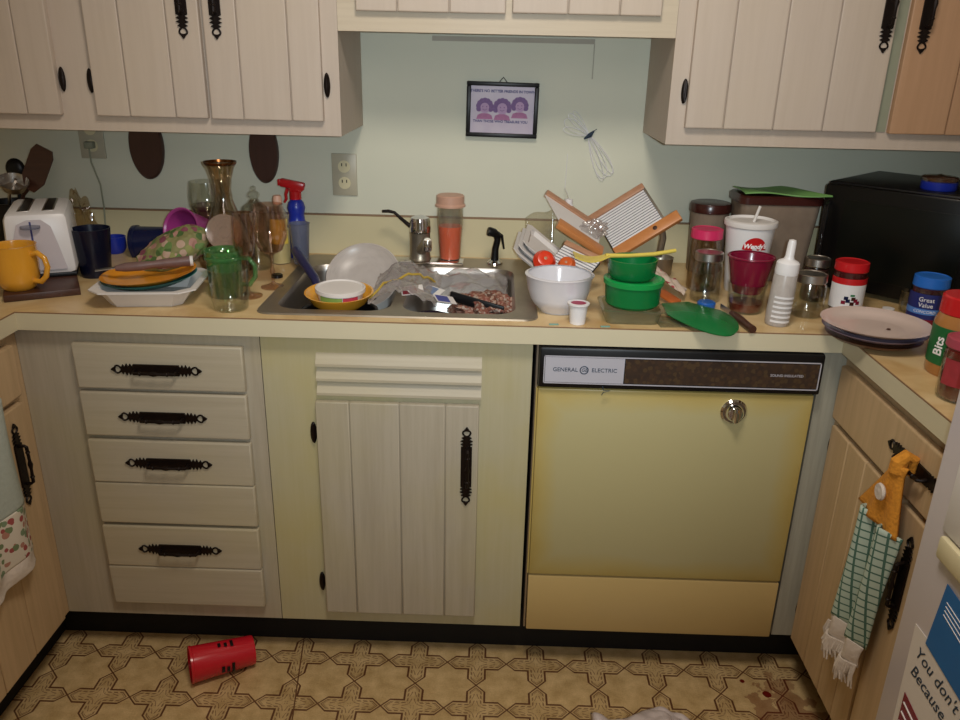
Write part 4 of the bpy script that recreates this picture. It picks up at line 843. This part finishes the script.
tomato(0.124, -0.335, 0.985, 0.027, plain('tomato_red', 'd8381c', 0.25), 'red tomato resting on the white trays behind the bowl', (0.9, 0.2, 0))
tomato(0.178, -0.345, 0.980, 0.021, plain('tomato_orange', 'cc5a24', 0.25), 'smaller orange tomato lying on the ribbed slicer', (0.8, -0.3, 0))

# clear box with the two green containers
bm = B(); L_ = [loop_v(bm, rrect(-a, a, -b_, b_, 0.016), z) for a, b_, z in ((0.055, 0.048, 0), (0.061, 0.054, 0.027), (0.067, 0.060, 0.028), (0.067, 0.060, 0.031), (0.059, 0.052, 0.031), (0.053, 0.046, 0.002))]
bm.faces.new(list(reversed(L_[0])))
for a, b_ in zip(L_[:-1], L_[1:]): bridge(bm, a, b_)
bm.faces.new(L_[-1])
tag(O('food_box', bm, 'greenbox', loc=(0.304, -0.535, CT + 0.0003)), 'clear rectangular food box carrying the green containers', 'container')
def tubc(r0, r1, h, m, loc, lab, lid=True):
    t = T('food_container', lab, 'container', loc)
    O('tub', lathe(B(), shell([(r0 * 0.9, 0), (r0, 0.006), (r1, h)], 0.0025), 40), m, t)
    if lid: O('lid', lathe(B(), [(0, h - 0.001), (r1 - 0.004, h - 0.001), (r1 - 0.004, h - 0.006), (r1 + 0.003, h - 0.006), (r1 + 0.004, h + 0.004), (r1 - 0.002, h + 0.006), (r1 - 0.006, h + 0.003), (0, h + 0.003)], 40, closed=False), 'greenlid', t)
    return t
tubc(0.058, 0.061, 0.054, 'green', (0.306, -0.535, CT + 0.0315), 'round green container with lid, lower of the stacked pair')
tubc(0.050, 0.053, 0.040, 'green', (0.300, -0.533, CT + 0.0925), 'round green container, upper of the stacked pair under the yellow spatula', False)
t = T('spatula', 'pale yellow plastic spatula lying across the upper green container', 'spatula', (0, 0, 0))
zt_ = CT + 0.138
O('handle', tube(B(), [(0.240, -0.545, zt_ + 0.001), (0.29, -0.535, zt_), (0.345, -0.520, zt_ + 0.001), (0.395, -0.505, zt_ + 0.007)], [0.005, 0.0042, 0.0045, 0.004], 10), plain('pale_yellow_plastic', 'd8c158', 0.4), t)
O('blade', grid(12, 6, lambda s_, q: (0.172 + 0.075 * s_, -0.565 + (q - 0.5) * (0.052 - 0.028 * s_ ** 2) + 0.02 * s_, zt_ + 0.004 - 0.010 * math.sin(PI * s_) + 0.004 * (1 - s_)), 0.003), plain('pale_yellow_blade', 'd8c158', 0.4), t)
def leaf(s_, q):
    # long pointed oval, lies from the back left to beyond the counter edge
    w_ = 0.066 * min(1, 0.5 + 1.6 * s_) * max(0.02, 1 - max(0, s_ - 0.35) ** 2 / 0.43) ** 0.6
    a = Vector((0.418, -0.452)); b_ = Vector((0.482, -0.672)); p = a.lerp(b_, s_); n = Vector((b_.y - a.y, -(b_.x - a.x))).normalized()
    p = p - n * (q - 0.5) * 2 * w_; return (p.x + 0.010 * math.sin(PI * s_), p.y, CT + 0.010 + 0.012 * math.sin(PI * s_) * (1 - (2 * q - 1) ** 2) + 0.003)
tag(O('silicone_mat', grid(30, 14, leaf, 0.003), M['green']), 'green leaf-shaped silicone piece overhanging the counter edge', 'mat')
tag(O('clear_sheet', box(B(), -0.04, 0.055, -0.045, 0.03, 0, 0.003, 0.001, Mx((0.345, -0.555, 0)) @ Rz(0.1)), 'greenbox', loc=(0.05, 0.005, CT + 0.0003)), 'flat clear lid lying under the green leaf-shaped piece', 'lid')
tag(O('bottle_cap', lathe(B(), [(0, 0), (0.020, 0), (0.021, 0.010), (0.018, 0.013), (0, 0.013)], 28), plain('mid_blue_plastic', '1d5aa8', 0.35), loc=(0.494, -0.437, CT + 0.0003)), 'blue screw cap behind the green leaf-shaped piece', 'cap')
t = T('seasoning_packet', 'crumpled white packet with red print beside the green containers', 'packet', (0, 0, 0))
O('wrapper', grid(18, 10, lambda s_, q: (0.372 + 0.075 * s_ + 0.02 * q, -0.25 - 0.16 * s_ + 0.06 * q, 0.966 - 0.034 * s_ + 0.010 * noise.noise(Vector((s_ * 6, q * 5, 2)))), 0.001), spots_mat('red_print_wrapper', 'cdb9a8', ['a83a44', 'd0bfae', 'cdb9a8', '8c3040'], 45, 0.35), t, angle=180)
tag(O('orange_packet', box(B(), -0.028, 0.028, -0.016, 0.016, 0, 0.008, 0.003, Rz(-0.9) @ Ry(0.25)), plain('orange_packet_foil', 'b8602c', 0.4), loc=(0.412, -0.405, CT + 0.0085)), 'small orange foil packet right of the lower green container', 'packet')
t = T('measuring_scoop', 'dark metal measuring scoop standing behind the green containers', 'scoop', (0.432, -0.185, CT + 0.0003))
O('cup', lathe(B(), shell([(0.022, 0), (0.030, 0.012), (0.032, 0.052), (0.033, 0.054)], 0.002), 28), 'steeld', t)
O('handle', tube(B(), [(0.0, 0.02, 0.05), (0.004, 0.016, 0.10), (-0.004, 0.012, 0.135), (-0.012, 0.010, 0.142)], [0.008, 0.009, 0.008, 0.006], 10), 'steeld', t)
for x, y, lab in ((0.135, -0.598, 'tiny teal paper scrap at the counter edge below the white bowl'), (0.243, -0.603, 'tiny teal paper scrap at the counter edge right of the coffee pod')):
    tag(O('paper_scrap', box(B(), -0.010, 0.010, -0.004, 0.004, 0, 0.0015, 0.0005, Rz(0.1)), plain('faded_teal', '7aa49a', 0.7), loc=(x, y, CT + 0.0002)), lab, 'scrap')

# ================================================================ RIGHT: JARS, CUPS, MICROWAVE
def jar(label, loc, r, h, content=None, ch=0.7, lid=None, lidm='steel', neck=0.86, lh=0.016, mat='clear', cat='jar', lidr=None):
    t = T('jar', label, cat, loc)
    O('glass', lathe(B(), shell([(r * 0.88, 0), (r, 0.008), (r, h * 0.74), (r * neck, h * 0.84), (r * neck, h)], 0.002), 36), mat, t)
    if content: O('contents', lathe(B(), [(0, 0.003), (r * 0.85, 0.004), (r * 0.94, 0.010), (r * 0.94, h * ch), (0, h * ch + 0.002)], 30), content, t)
    lr = lidr or r * neck + 0.003
    if lid != 'none': O('lid', lathe(B(), [(0, h + 0.003), (lr * 0.86, h + 0.003), (lr * 0.9, h + 0.0045), (lr, h + 0.003), (lr + 0.0006, h - lh + 0.003), (lr - 0.001, h - lh + 0.001), (r * neck, h - lh + 0.001)], 36), lidm, t)
    return t
jar('tall clear jar with a pink lid behind the silver lidded mason jar', (0.517, -0.282, CT + 0.0003), 0.037, 0.146, None, lidm=plain('pink_lid', 'cf2f60', 0.35), lh=0.020, neck=0.93, mat='amber')
jar('empty mason jar with silver lid in front of the pink lidded jar', (0.502, -0.382, CT + 0.0003), 0.034, 0.112, None, lidm='steel')
t = T('canister', 'brown see-through canister with dark lid between white cup and wall', 'canister', (0.566, -0.098, CT + 0.0003))
O('body', lathe(B(), shell([(0.042, 0), (0.045, 0.006), (0.050, 0.165)], 0.002), 36), 'brownclear', t)
O('lid', lathe(B(), [(0, 0.183), (0.044, 0.184), (0.051, 0.182), (0.0535, 0.176), (0.0535, 0.160), (0.0505, 0.158)], 36), 'brownplastic', t)
t = T('drink_cup', 'large white paper cup with red logo, lid and straw', 'cup', (0.617, -0.287, CT + 0.0003))
O('cup', lathe(B(), shell([(0.041, 0), (0.043, 0.004), (0.058, 0.168)], 0.001), 40), 'white', t)
O('lid', lathe(B(), [(0.0575, 0.160), (0.0615, 0.162), (0.0625, 0.168), (0.0615, 0.174), (0.055, 0.176), (0.052, 0.170), (0, 0.170)], 40), 'foam', t)
O('straw', tube(B(), [(0.000, 0, 0.10), (0.006, -0.002, 0.172), (0.014, -0.004, 0.205), (0.015, -0.004, 0.208)], 0.0035, 10), 'foam', t)
RR = 0.0535
bm = B(); n_ = 18; ctr = bm.verts.new((0, -RR, 0.130)); rim = []
def cupr(z): return 0.043 + 0.015 * (z - 0.004) / 0.164 + 0.0006
rr_ = 0.029; vs2 = []
for ring_ in range(1, 6):
    row = []
    for i in range(25):
        a = PI * i / 24 * 1.0; x = rr_ * ring_ / 5 * math.cos(a); z = 0.112 + rr_ * 1.05 * ring_ / 5 * math.sin(a); q = x / cupr(z); row.append(bm.verts.new((math.sin(q) * cupr(z), -math.cos(q) * cupr(z), z)))
    vs2.append(row)
bm.verts.remove(ctr)
for a_, b_ in zip(vs2[:-1], vs2[1:]):
    for i in range(24): bm.faces.new((a_[i], a_[i + 1], b_[i + 1], b_[i]))
bm.normal_update(); bmesh.ops.solidify(bm, geom=bm.faces[:], thickness=0.0004)
O('red_emblem', bm, 'red', t, rot=(0, 0, 0.0))
text("Wendy's", 0.0155, M['white_ink'], t, Mx((0, 0, 0.121)), wrap=0.0555, shear=0.25, bold=0.0005)
t = T('glass_tumbler', 'clear glass with dark red dregs holding the red plastic cup', 'tumbler', (0.575, -0.458, CT + 0.0003))
O('glass', lathe(B(), shell([(0.036, 0), (0.038, 0.004), (0.0425, 0.066)], 0.0022), 36), 'clear', t)
O('dregs', lathe(B(), [(0, 0.003), (0.034, 0.004), (0.037, 0.022), (0, 0.020)], 30), plain('dark_red_dregs', '6a1f18', 0.3, var=0.3, scale=60), t)
tag(O('cup', lathe(B(), shell([(0.031, 0), (0.036, 0.016), (0.0385, 0.02), (0.049, 0.078), (0.0515, 0.080), (0.0505, 0.083)], 0.002), 40), 'maroon', loc=(0.575, -0.458, CT + 0.045)), 'dark red plastic cup nested in a glass before the white cup', 'cup')
t = T('squeeze_bottle', 'clear squeeze bottle with white nozzle cap and white level stripes', 'bottle', (0.617, -0.552, CT + 0.0003), (0, 0.04, 0))
O('bottle', lathe(B(), shell([(0.022, 0), (0.0245, 0.004), (0.0255, 0.03), (0.024, 0.11), (0.021, 0.118)], 0.0015), 32), 'frost', t)
O('cap', lathe(B(), [(0.019, 0.112), (0.0235, 0.112), (0.0245, 0.118), (0.0235, 0.136), (0.020, 0.140), (0.011, 0.144), (0.009, 0.150), (0.0085, 0.178), (0.007, 0.184), (0, 0.186)], 32), 'white', t)
for k_ in range(6): O('level_stripe', arc_label(B(), 0.0257, -0.9, 0.9, 0.010 + k_ * 0.0105, 0.0145 + k_ * 0.0105), 'white', t)
jar('small empty mason jar with silver lid between squeeze bottle and plates', (0.706, -0.478, CT + 0.0003), 0.035, 0.092, None)
jar('brown glass jar with silver lid behind the red lidded jam jar', (0.765, -0.352, CT + 0.0003), 0.029, 0.098, plain('brown_jar_contents', '3a201a', 0.4), 0.8)
t = jar('jam jar with red lid and white label printed with dark berries', (0.812, -0.428, CT + 0.0003), 0.036, 0.110, plain('dark_jam', '4a1418', 0.3), 0.9, lidm='red', lh=0.018, neck=0.92)
O('label', arc_label(B(), 0.0364, -1.7, 1.5, 0.010, 0.072), 'white', t); O('label_band', arc_label(B(), 0.0366, -1.7, 1.5, 0.066, 0.080), 'red', t)
for k_, (a_, z_) in enumerate(((-0.55, 0.026), (-0.3, 0.030), (-0.05, 0.024), (0.15, 0.031), (-0.42, 0.036), (0.0, 0.035), (0.3, 0.026))):
    O('printed_berry', arc_label(B(), 0.0371, a_ - 0.12, a_ + 0.12, z_ - 0.004, z_ + 0.004, seg=4), [M['maroon'], M['navy'], M['brownplastic']][k_ % 3], t)
O('printed_leaf', arc_label(B(), 0.0371, -0.2, 0.05, 0.041, 0.045, seg=4), 'green', t)

# big rectangular canister, green cloth on top
t = T('canister', 'large rectangular cloudy brown canister with dark lid left of the microwave', 'canister', (0.714, -0.150, CT + 0.0003))
bm = B(); L_ = [loop_v(bm, rrect(-a, a, -b_, b_, 0.02), z) for a, b_, z in ((0.078, 0.045, 0), (0.082, 0.048, 0.005), (0.100, 0.058, 0.205), (0.098, 0.056, 0.205), (0.080, 0.046, 0.007))]
bm.faces.new(list(reversed(L_[0])))
for a, b_ in zip(L_[:-1], L_[1:]): bridge(bm, a, b_)
bm.faces.new(L_[-1]); O('body', bm, 'brownclear', t)
bm = B(); L_ = [loop_v(bm, rrect(-a, a, -b_, b_, 0.022), z) for a, b_, z in ((0.101, 0.059, 0.196), (0.105, 0.063, 0.198), (0.105, 0.063, 0.214), (0.101, 0.059, 0.218))]
bm.faces.new(list(reversed(L_[0])))
for a, b_ in zip(L_[:-1], L_[1:]): bridge(bm, a, b_)
bm.faces.new(L_[-1]); O('lid', bm, 'brownplastic', t)
def clothf(s_, q):
    x = 0.618 + 0.195 * s_; y = -0.208 + 0.110 * q - 0.005 * math.sin(9 * s_) * (1 - q)
    tip = max(0.0, (s_ - 0.62) / 0.38) ** 1.5; y = y * (1 - tip * 0.85) + (-0.262) * tip * 0.85 + 0.0
    z = CT + 0.2225 + 0.0035 * (1 + math.sin(7 * s_ + 3 * q)) + 0.002 * tip
    return (x, y, z)
tag(O('dish_cloth', grid(40, 12, clothf, 0.003), 'sage', angle=80), 'light green cloth draped on top of the big brown canister', 'cloth')

t = T('microwave', 'large black microwave standing diagonally in the right corner', 'microwave', (0.806, -0.222, CT + 0.0003), (0, 0, -0.78))
O('body', box(B(), 0, 0.47, 0.012, 0.31, 0.008, 0.262, 0.006), 'black', t)
dr = O('door', box(B(), 0.003, 0.345, -0.010, 0.011, 0.012, 0.258, 0.006), plain('glossy_black', '0a0909', 0.3, var=0.02, spec=0.3), t)
O('window', box(B(), 0.055, 0.325, -0.0112, -0.0095, 0.045, 0.225, 0.0005), plain('dark_door_glass', '0b0d0a', 0.3, var=0.05, spec=0.25), dr)
O('control_panel', box(B(), 0.347, 0.467, -0.010, 0.011, 0.012, 0.258, 0.005), 'black', t)
O('handle', tube(B(), [(0.020, -0.010, 0.215), (0.022, -0.030, 0.205), (0.024, -0.034, 0.14), (0.024, -0.032, 0.075), (0.022, -0.010, 0.065)], 0.006, 12), plain('gloss_handle', '151314', 0.1), dr)
for x, y in ((0.03, 0.03), (0.44, 0.03), (0.03, 0.28), (0.44, 0.28)): O('foot', lathe(B(), [(0, 0), (0.012, 0), (0.012, 0.010), (0, 0.010)], 14, Mx((x, y, 0))), 'black', t)
t = T('tin', 'round blue tin with a shiny lid on top of the microwave', 'tin', (1.020, -0.325, CT + 0.2627))
O('tin_body', lathe(B(), [(0, 0), (0.036, 0), (0.038, 0.003), (0.038, 0.020), (0, 0.020)], 32), 'blue', t)
O('lid', lathe(B(), [(0.0385, 0.018), (0.040, 0.019), (0.040, 0.027), (0.036, 0.030), (0.010, 0.031), (0, 0.036)], 32), 'amber', t); O('lid_disc', lathe(B(), [(0, 0.0205), (0.037, 0.0205), (0.037, 0.028), (0, 0.029)], 32), 'darkwood', t)
tag(O('shot_glass', lathe(B(), shell([(0.015, 0), (0.018, 0.004), (0.021, 0.050)], 0.002), 24), 'clear', loc=(0.953, -0.432, CT + 0.0003)), 'small clear glass at the foot of the microwave', 'glass')
tag(O('bottle_cap', lathe(B(), [(0, 0), (0.013, 0), (0.013, 0.007), (0, 0.008)], 20), 'foam', loc=(0.912, -0.430, CT + 0.0003)), 'white cap lying beside the small clear glass', 'cap')
t = jar('fruit spread jar with bright blue lid and navy label', (0.938, -0.535, CT + 0.0003), 0.036, 0.108, plain('purple_jam', '3a1420', 0.3), 0.92, lidm=plain('bright_blue_lid', '1f66c0', 0.35), lh=0.020, neck=0.90)
O('label', arc_label(B(), 0.0364, -1.9, 1.4, 0.012, 0.078), plain('navy_label', '1c2468', 0.5), t); O('label_band', arc_label(B(), 0.0368, -1.9, 1.4, 0.034, 0.046), plain('light_blue_label', '4f7fc8', 0.5), t)
text('Great', 0.013, M['white_ink'], t, Rz(-0.55) @ Mx((0, 0, 0.066)), wrap=0.0374); text('Value', 0.013, M['white_ink'], t, Rz(-0.55) @ Mx((0, 0, 0.054)), wrap=0.0374); text('CONCORD', 0.0085, M['white_ink'], t, Rz(-0.55) @ Mx((0, 0, 0.040)), wrap=0.0374)
O('printed_fruit', arc_label(B(), 0.0368, -1.2, 0.4, 0.012, 0.024), 'maroon', t)

# two plates and a brown one across the inner corner
for z, r, m, lab in ((0.0003, 0.092, plain('brown_stoneware', '6e4630', 0.3), 'brown plate, lowest of the stack on the right counter corner'), (0.0145, 0.100, plain('lilac_grey_ceramic', '9a8a9c', 0.2), 'grey lilac plate, middle of the stack on the right corner'), (0.027, 0.105, M['plateceramic'], 'used off-white plate, top of the stack on the right corner')):
    tag(O('plate', lathe(B(), plate_prof(r, 0.018), 56), m, loc=(0.778, -0.655, CT + z)), lab, 'plate')
tag(O('crumb', ball(B(), (0, 0, 0), 0.003, 1.6, 1, 0.6, 8), 'darkwood', loc=(0.80, -0.668, CT + 0.0335)), 'tiny brown crumb on the top plate of the corner stack', 'crumb')
t = T('peanut_butter_jar', 'big peanut butter jar with red lid and green label, right edge', 'jar', (0.856, -0.815, CT + 0.0003), (0, 0, -0.35))
O('jar_body', lathe(B(), [(0, 0), (0.044, 0), (0.047, 0.006), (0.047, 0.100), (0.041, 0.116), (0, 0.116)], 40), plain('peanut_butter', 'a8713c', 0.25, coat=0.5), t)
O('lid', lathe(B(), [(0, 0.148), (0.040, 0.148), (0.043, 0.145), (0.0435, 0.116), (0.041, 0.113), (0, 0.113)], 40), 'red', t)
O('label', arc_label(B(), 0.0473, -2.4, 2.4, 0.022, 0.092), plain('dark_green_label', '146030', 0.5), t)
O('label_panel', arc_label(B(), 0.0479, 0.10, 1.2, 0.030, 0.075), 'red', t); O('printed_nut', arc_label(B(), 0.0485, 0.30, 0.75, 0.036, 0.060), 'peach', t)
text('Less Sugar', 0.0115, M['white_ink'], t, Rz(0), wrap=0.0482, name='lettering') if False else None
bm = text_bm('Bits', 0.024, bold=0.0004)
for v in bm.verts:
    x, y, z = v.co; x, y = -y, x; a = x / 0.048 - 0.85; q = 0.0484 + z; v.co = Vector((math.sin(a) * q, -math.cos(a) * q, y + 0.057))
O('lettering', bm, 'white_ink', t, smooth=False)
text('MORE', 0.010, M['white_ink'], t, Rz(0.5) @ Mx((0, 0, 0.083)), wrap=0.0484)
t = jar('dark red jar nearest the camera at the right edge', (0.802, -0.938, CT + 0.0003), 0.036, 0.105, plain('red_sauce', '6a1a18', 0.25), 0.95, lidm=plain('pinkish_red_lid', 'a04050', 0.4), lh=0.014, neck=0.93)
O('label', arc_label(B(), 0.0364, -1.5, -0.5, 0.030, 0.075), plain('pinkish_red_label', '9a3038', 0.5, var=0.3, scale=60), t)
t = T('knife', 'small knife with dark brown handle in front of the red cup', 'knife', (0, 0, 0))
O('handle', tube(B(), [(0.533, -0.505, CT + 0.008), (0.538, -0.55, CT + 0.009), (0.543, -0.59, CT + 0.008), (0.547, -0.618, CT + 0.008)], [0.006, 0.009, 0.008, 0.0085], 12), 'darkwood', t)
O('blade', box(B(), 0, 0.06, -0.006, 0.006, -0.0008, 0.0008, 0, between((0.533, -0.507, CT + 0.007), (0.523, -0.44, CT + 0.006)) @ Ry(-PI / 2) @ Rx(0)), 'steel', t, smooth=False)

# ================================================================ TOWELS
def towel_sheet(yc0, yc1, w0, w1, z0, z1, x, folds, amp, seed, nx=40, nz=30, th=0.004, lean=0.0):
    """hanging cloth: q 0..1 top to bottom, y across; the folds swell outwards in x"""
    def fn(s_, q):
        yc = yc0 + (yc1 - yc0) * q; w_ = w0 + (w1 - w0) * q
        return (x - amp * (0.5 + 0.5 * math.sin(s_ * folds * 2 * PI + seed + 0.4 * math.sin(3 * q))) + lean * q, yc - w_ / 2 + w_ * s_, z0 + (z1 - z0) * q + 0.004 * math.sin(s_ * folds * 2 * PI + seed))
    return grid(nx, nz, fn, th)
t = T('hand_towel', 'green plaid hand towel with orange crochet top on the right drawer pull', 'towel', (0, 0, 0))
def croc(s_, q):
    if q < 0.2: w_ = 0.030 + 0.0 * q; 
    w_ = 0.048 + 0.098 * max(0, (q - 0.15) / 0.85) ** 1.1
    return (0.722 - 0.012 * math.sin(PI * s_) + 0.018 * math.sin(PI * min(1, q * 3)) * 0 - 0.004 * math.sin(s_ * 14) * q, -0.958 + 0.035 * q - w_ / 2 + w_ * s_, 0.796 - 0.132 * q + 0.010 * math.sin(PI * s_) * 0)
O('crochet_top', grid(24, 20, croc, 0.007), 'crochet', t, angle=180)
O('loop', tube(B(), [(0.720, -0.958, 0.782), (0.719, -0.958, 0.800), (0.729, -0.958, 0.812), (0.742, -0.958, 0.806), (0.744, -0.958, 0.775)], [0.016, 0.015, 0.012, 0.010, 0.007], 10), 'crochet', t)
O('button', lathe(B(), [(0, 0), (0.014, 0), (0.016, 0.003), (0.014, 0.007), (0.005, 0.006), (0, 0.008)], 24, face_m((0.706, -0.948, 0.735), (0, -1, 0), (0, 0, 1))), 'fringe', t)
O('plaid_cloth', towel_sheet(-0.930, -0.908, 0.140, 0.132, 0.672, 0.412, 0.732, 2.0, 0.032, -1.2, lean=-0.002), 'plaid', t, angle=180)
O('hem', towel_sheet(-0.908, -0.906, 0.134, 0.132, 0.414, 0.366, 0.726, 2.0, 0.026, -0.9), 'fringe', t, angle=180)
bm = B(); rr = random.Random(4)
for k_ in range(90):
    s_ = k_ / 89; y = -0.906 - 0.066 + 0.132 * s_; x = 0.723 - 0.026 * (0.5 + 0.5 * math.sin(s_ * 4 * PI - 0.6))
    tube(bm, [(x, y, 0.370), (x - 0.003 + rr.uniform(-.003, .003), y + rr.uniform(-.003, .003), 0.348), (x + rr.uniform(-.005, .005), y + rr.uniform(-.007, .007), 0.325 + rr.uniform(-.008, .012))], [0.0026, 0.0028, 0.0018], 6)
O('fringe', bm, 'fringe', t)['kind'] = 'stuff'
t = T('hand_towel', 'printed floral hand towel hanging on the left cabinet at the photo edge', 'towel', (0, 0, 0))
M['towelL'] = plain('pale_blue_grey_terry', 'a8b0a8', 0.95, bump=0.6, scale=140)
O('cloth', towel_sheet(-0.800, -0.820, 0.11, 0.17, 0.775, 0.53, -0.998, 1.5, -0.020, 0.5), 'towelL', t, angle=180)
O('printed_border', towel_sheet(-0.820, -0.822, 0.171, 0.172, 0.531, 0.418, -0.997, 1.5, -0.020, 0.8), 'greentowel', t, angle=180)
O('hem', towel_sheet(-0.822, -0.822, 0.172, 0.172, 0.419, 0.380, -0.997, 1.5, -0.020, 0.8), 'fringe', t, angle=180)
O('loop', tube(B(), [(-0.992, -0.80, 0.77), (-0.995, -0.80, 0.80), (-1.004, -0.80, 0.808), (-1.010, -0.80, 0.79)], [0.02, 0.014, 0.012, 0.010], 10), 'towelL', t)

# ================================================================ FRIDGE
t = T('refrigerator', 'white refrigerator at the right edge with papers stuck on it', 'refrigerator', (0.0, 0, 0))
FX = 0.66
O('cabinet_body', box(B(), FX + 0.06, 1.385, -1.90, -1.168, 0.02, 1.70, 0.008), 'fridge', t)
fd = O('door', box(B(), FX, FX + 0.057, -1.90, -1.162, 0.06, 1.18, 0.005), 'fridge', t)
O('door', box(B(), FX, FX + 0.057, -1.90, -1.162, 1.19, 1.70, 0.005), 'fridge', t)
O('handle', box(B(), FX - 0.012, FX, -1.32, -1.222, 0.788, 0.824, 0.005), 'cream', fd)
O('recess_trim', box(B(), FX - 0.004, FX, -1.60, -1.212, 0.826, 0.98, 0.002), 'white', fd)
def side_poly(name, pts, m, x, thick=0.0008, **k):
    bm = B(); a = [bm.verts.new((x - thick, y, z)) for y, z in pts]; b_ = [bm.verts.new((x, y, z)) for y, z in pts]; n = len(pts); bm.faces.new(a); bm.faces.new(list(reversed(b_)))
    for i in range(n): bm.faces.new((a[i], a[(i + 1) % n], b_[(i + 1) % n], b_[i]))
    return O(name, bm, m, smooth=False, **k)
p_ = tag(side_poly('paper_note', [(-1.205, 0.655), (-1.43, 0.66), (-1.43, 0.40), (-1.213, 0.40)], 'paper', FX - 0.0002), 'white paper with handwriting stuck on the refrigerator door', 'paper')
SIDE = lambda y, z: face_m((FX - 0.0016, y, z), (0, -1, -0.04), (0, 0, 1))
text("You don't have", 0.029, M['ink'], p_, SIDE(-1.222, 0.622), align='LEFT', shear=0.35, depth=0.0002); text("Because you", 0.029, M['ink'], p_, SIDE(-1.222, 0.588), align='LEFT', shear=0.35, depth=0.0002)
c_ = tag(side_poly('blue_card', [(-1.252, 0.762), (-1.40, 0.745), (-1.39, 0.630), (-1.240, 0.648)], 'cardblue', FX - 0.0014), 'bright blue card above the handwritten note on the refrigerator', 'card')
bm = B()
for k_ in range(4): tube(bm, [(FX - 0.0026, -1.262, 0.738 - k_ * 0.007), (FX - 0.0026, -1.33 + k_ * 0.006, 0.729 - k_ * 0.007)], 0.0006, 4)
O('fine_print', bm, 'white_ink', c_)
k2 = tag(side_poly('striped_card', [(-1.223, 0.540), (-1.32, 0.520), (-1.32, 0.42), (-1.226, 0.42)], 'maroon', FX - 0.0014), 'dark red striped card under the handwritten note', 'card')
for k_ in range(5): O('stripe', tube(B(), [(FX - 0.0026, -1.228, 0.525 - k_ * 0.018), (FX - 0.0026, -1.316, 0.508 - k_ * 0.018)], 0.0014, 4), 'white_ink', k2)

# ================================================================ FLOOR
t = T('tumbler', 'red plastic tumbler lying on its side on the vinyl floor', 'tumbler', (0, 0, 0))
ax = between((-0.572, -0.605, 0.0360), (-0.708, -0.677, 0.0445))
O('cup', lathe(B(), shell([(0.035, 0), (0.036, 0.003), (0.0435, 0.145), (0.0452, 0.147), (0.0452, 0.152)], 0.002), 40, ax), 'redcup', t)
for a_, w_, h_, z_ in ((1.45, 0.7, 0.036, 0.070), (3.0, 0.45, 0.044, 0.072)):
    bm = B()
    for k_ in range(3): arc_label(bm, 0.0412 + k_ * 0.0006, a_ - w_ * (0.5 - 0.12 * k_), a_ + w_ * (0.5 - 0.12 * ((k_ * 2) % 3)), z_ - h_ / 2 + k_ * h_ / 3, z_ - h_ / 2 + k_ * h_ / 3 + 0.007, seg=8)
    # orient: the -y side of the lathe turned to the camera or up
    bmesh.ops.transform(bm, matrix=ax, verts=bm.verts[:]); O('black_print', bm, 'ink' if False else 'black', t)
def bagf(s_, q):
    return (0.262 + 0.235 * s_, -0.742 - 0.02 * math.sin(7 * s_) - 0.16 * q, 0.004 + 0.030 * abs(noise.noise(Vector((s_ * 5, q * 4, 3)))) * (1 if 0 < q < 1 and 0 < s_ < 1 else 0) + 0.022 * math.sin(PI * s_) * math.sin(PI * q))
tag(O('plastic_bag', grid(36, 26, bagf, 0.0015), plain('thin_white_bag', 'd0c4c4', 0.5), angle=180), 'crumpled white bag on the floor at the bottom of the photo', 'bag')
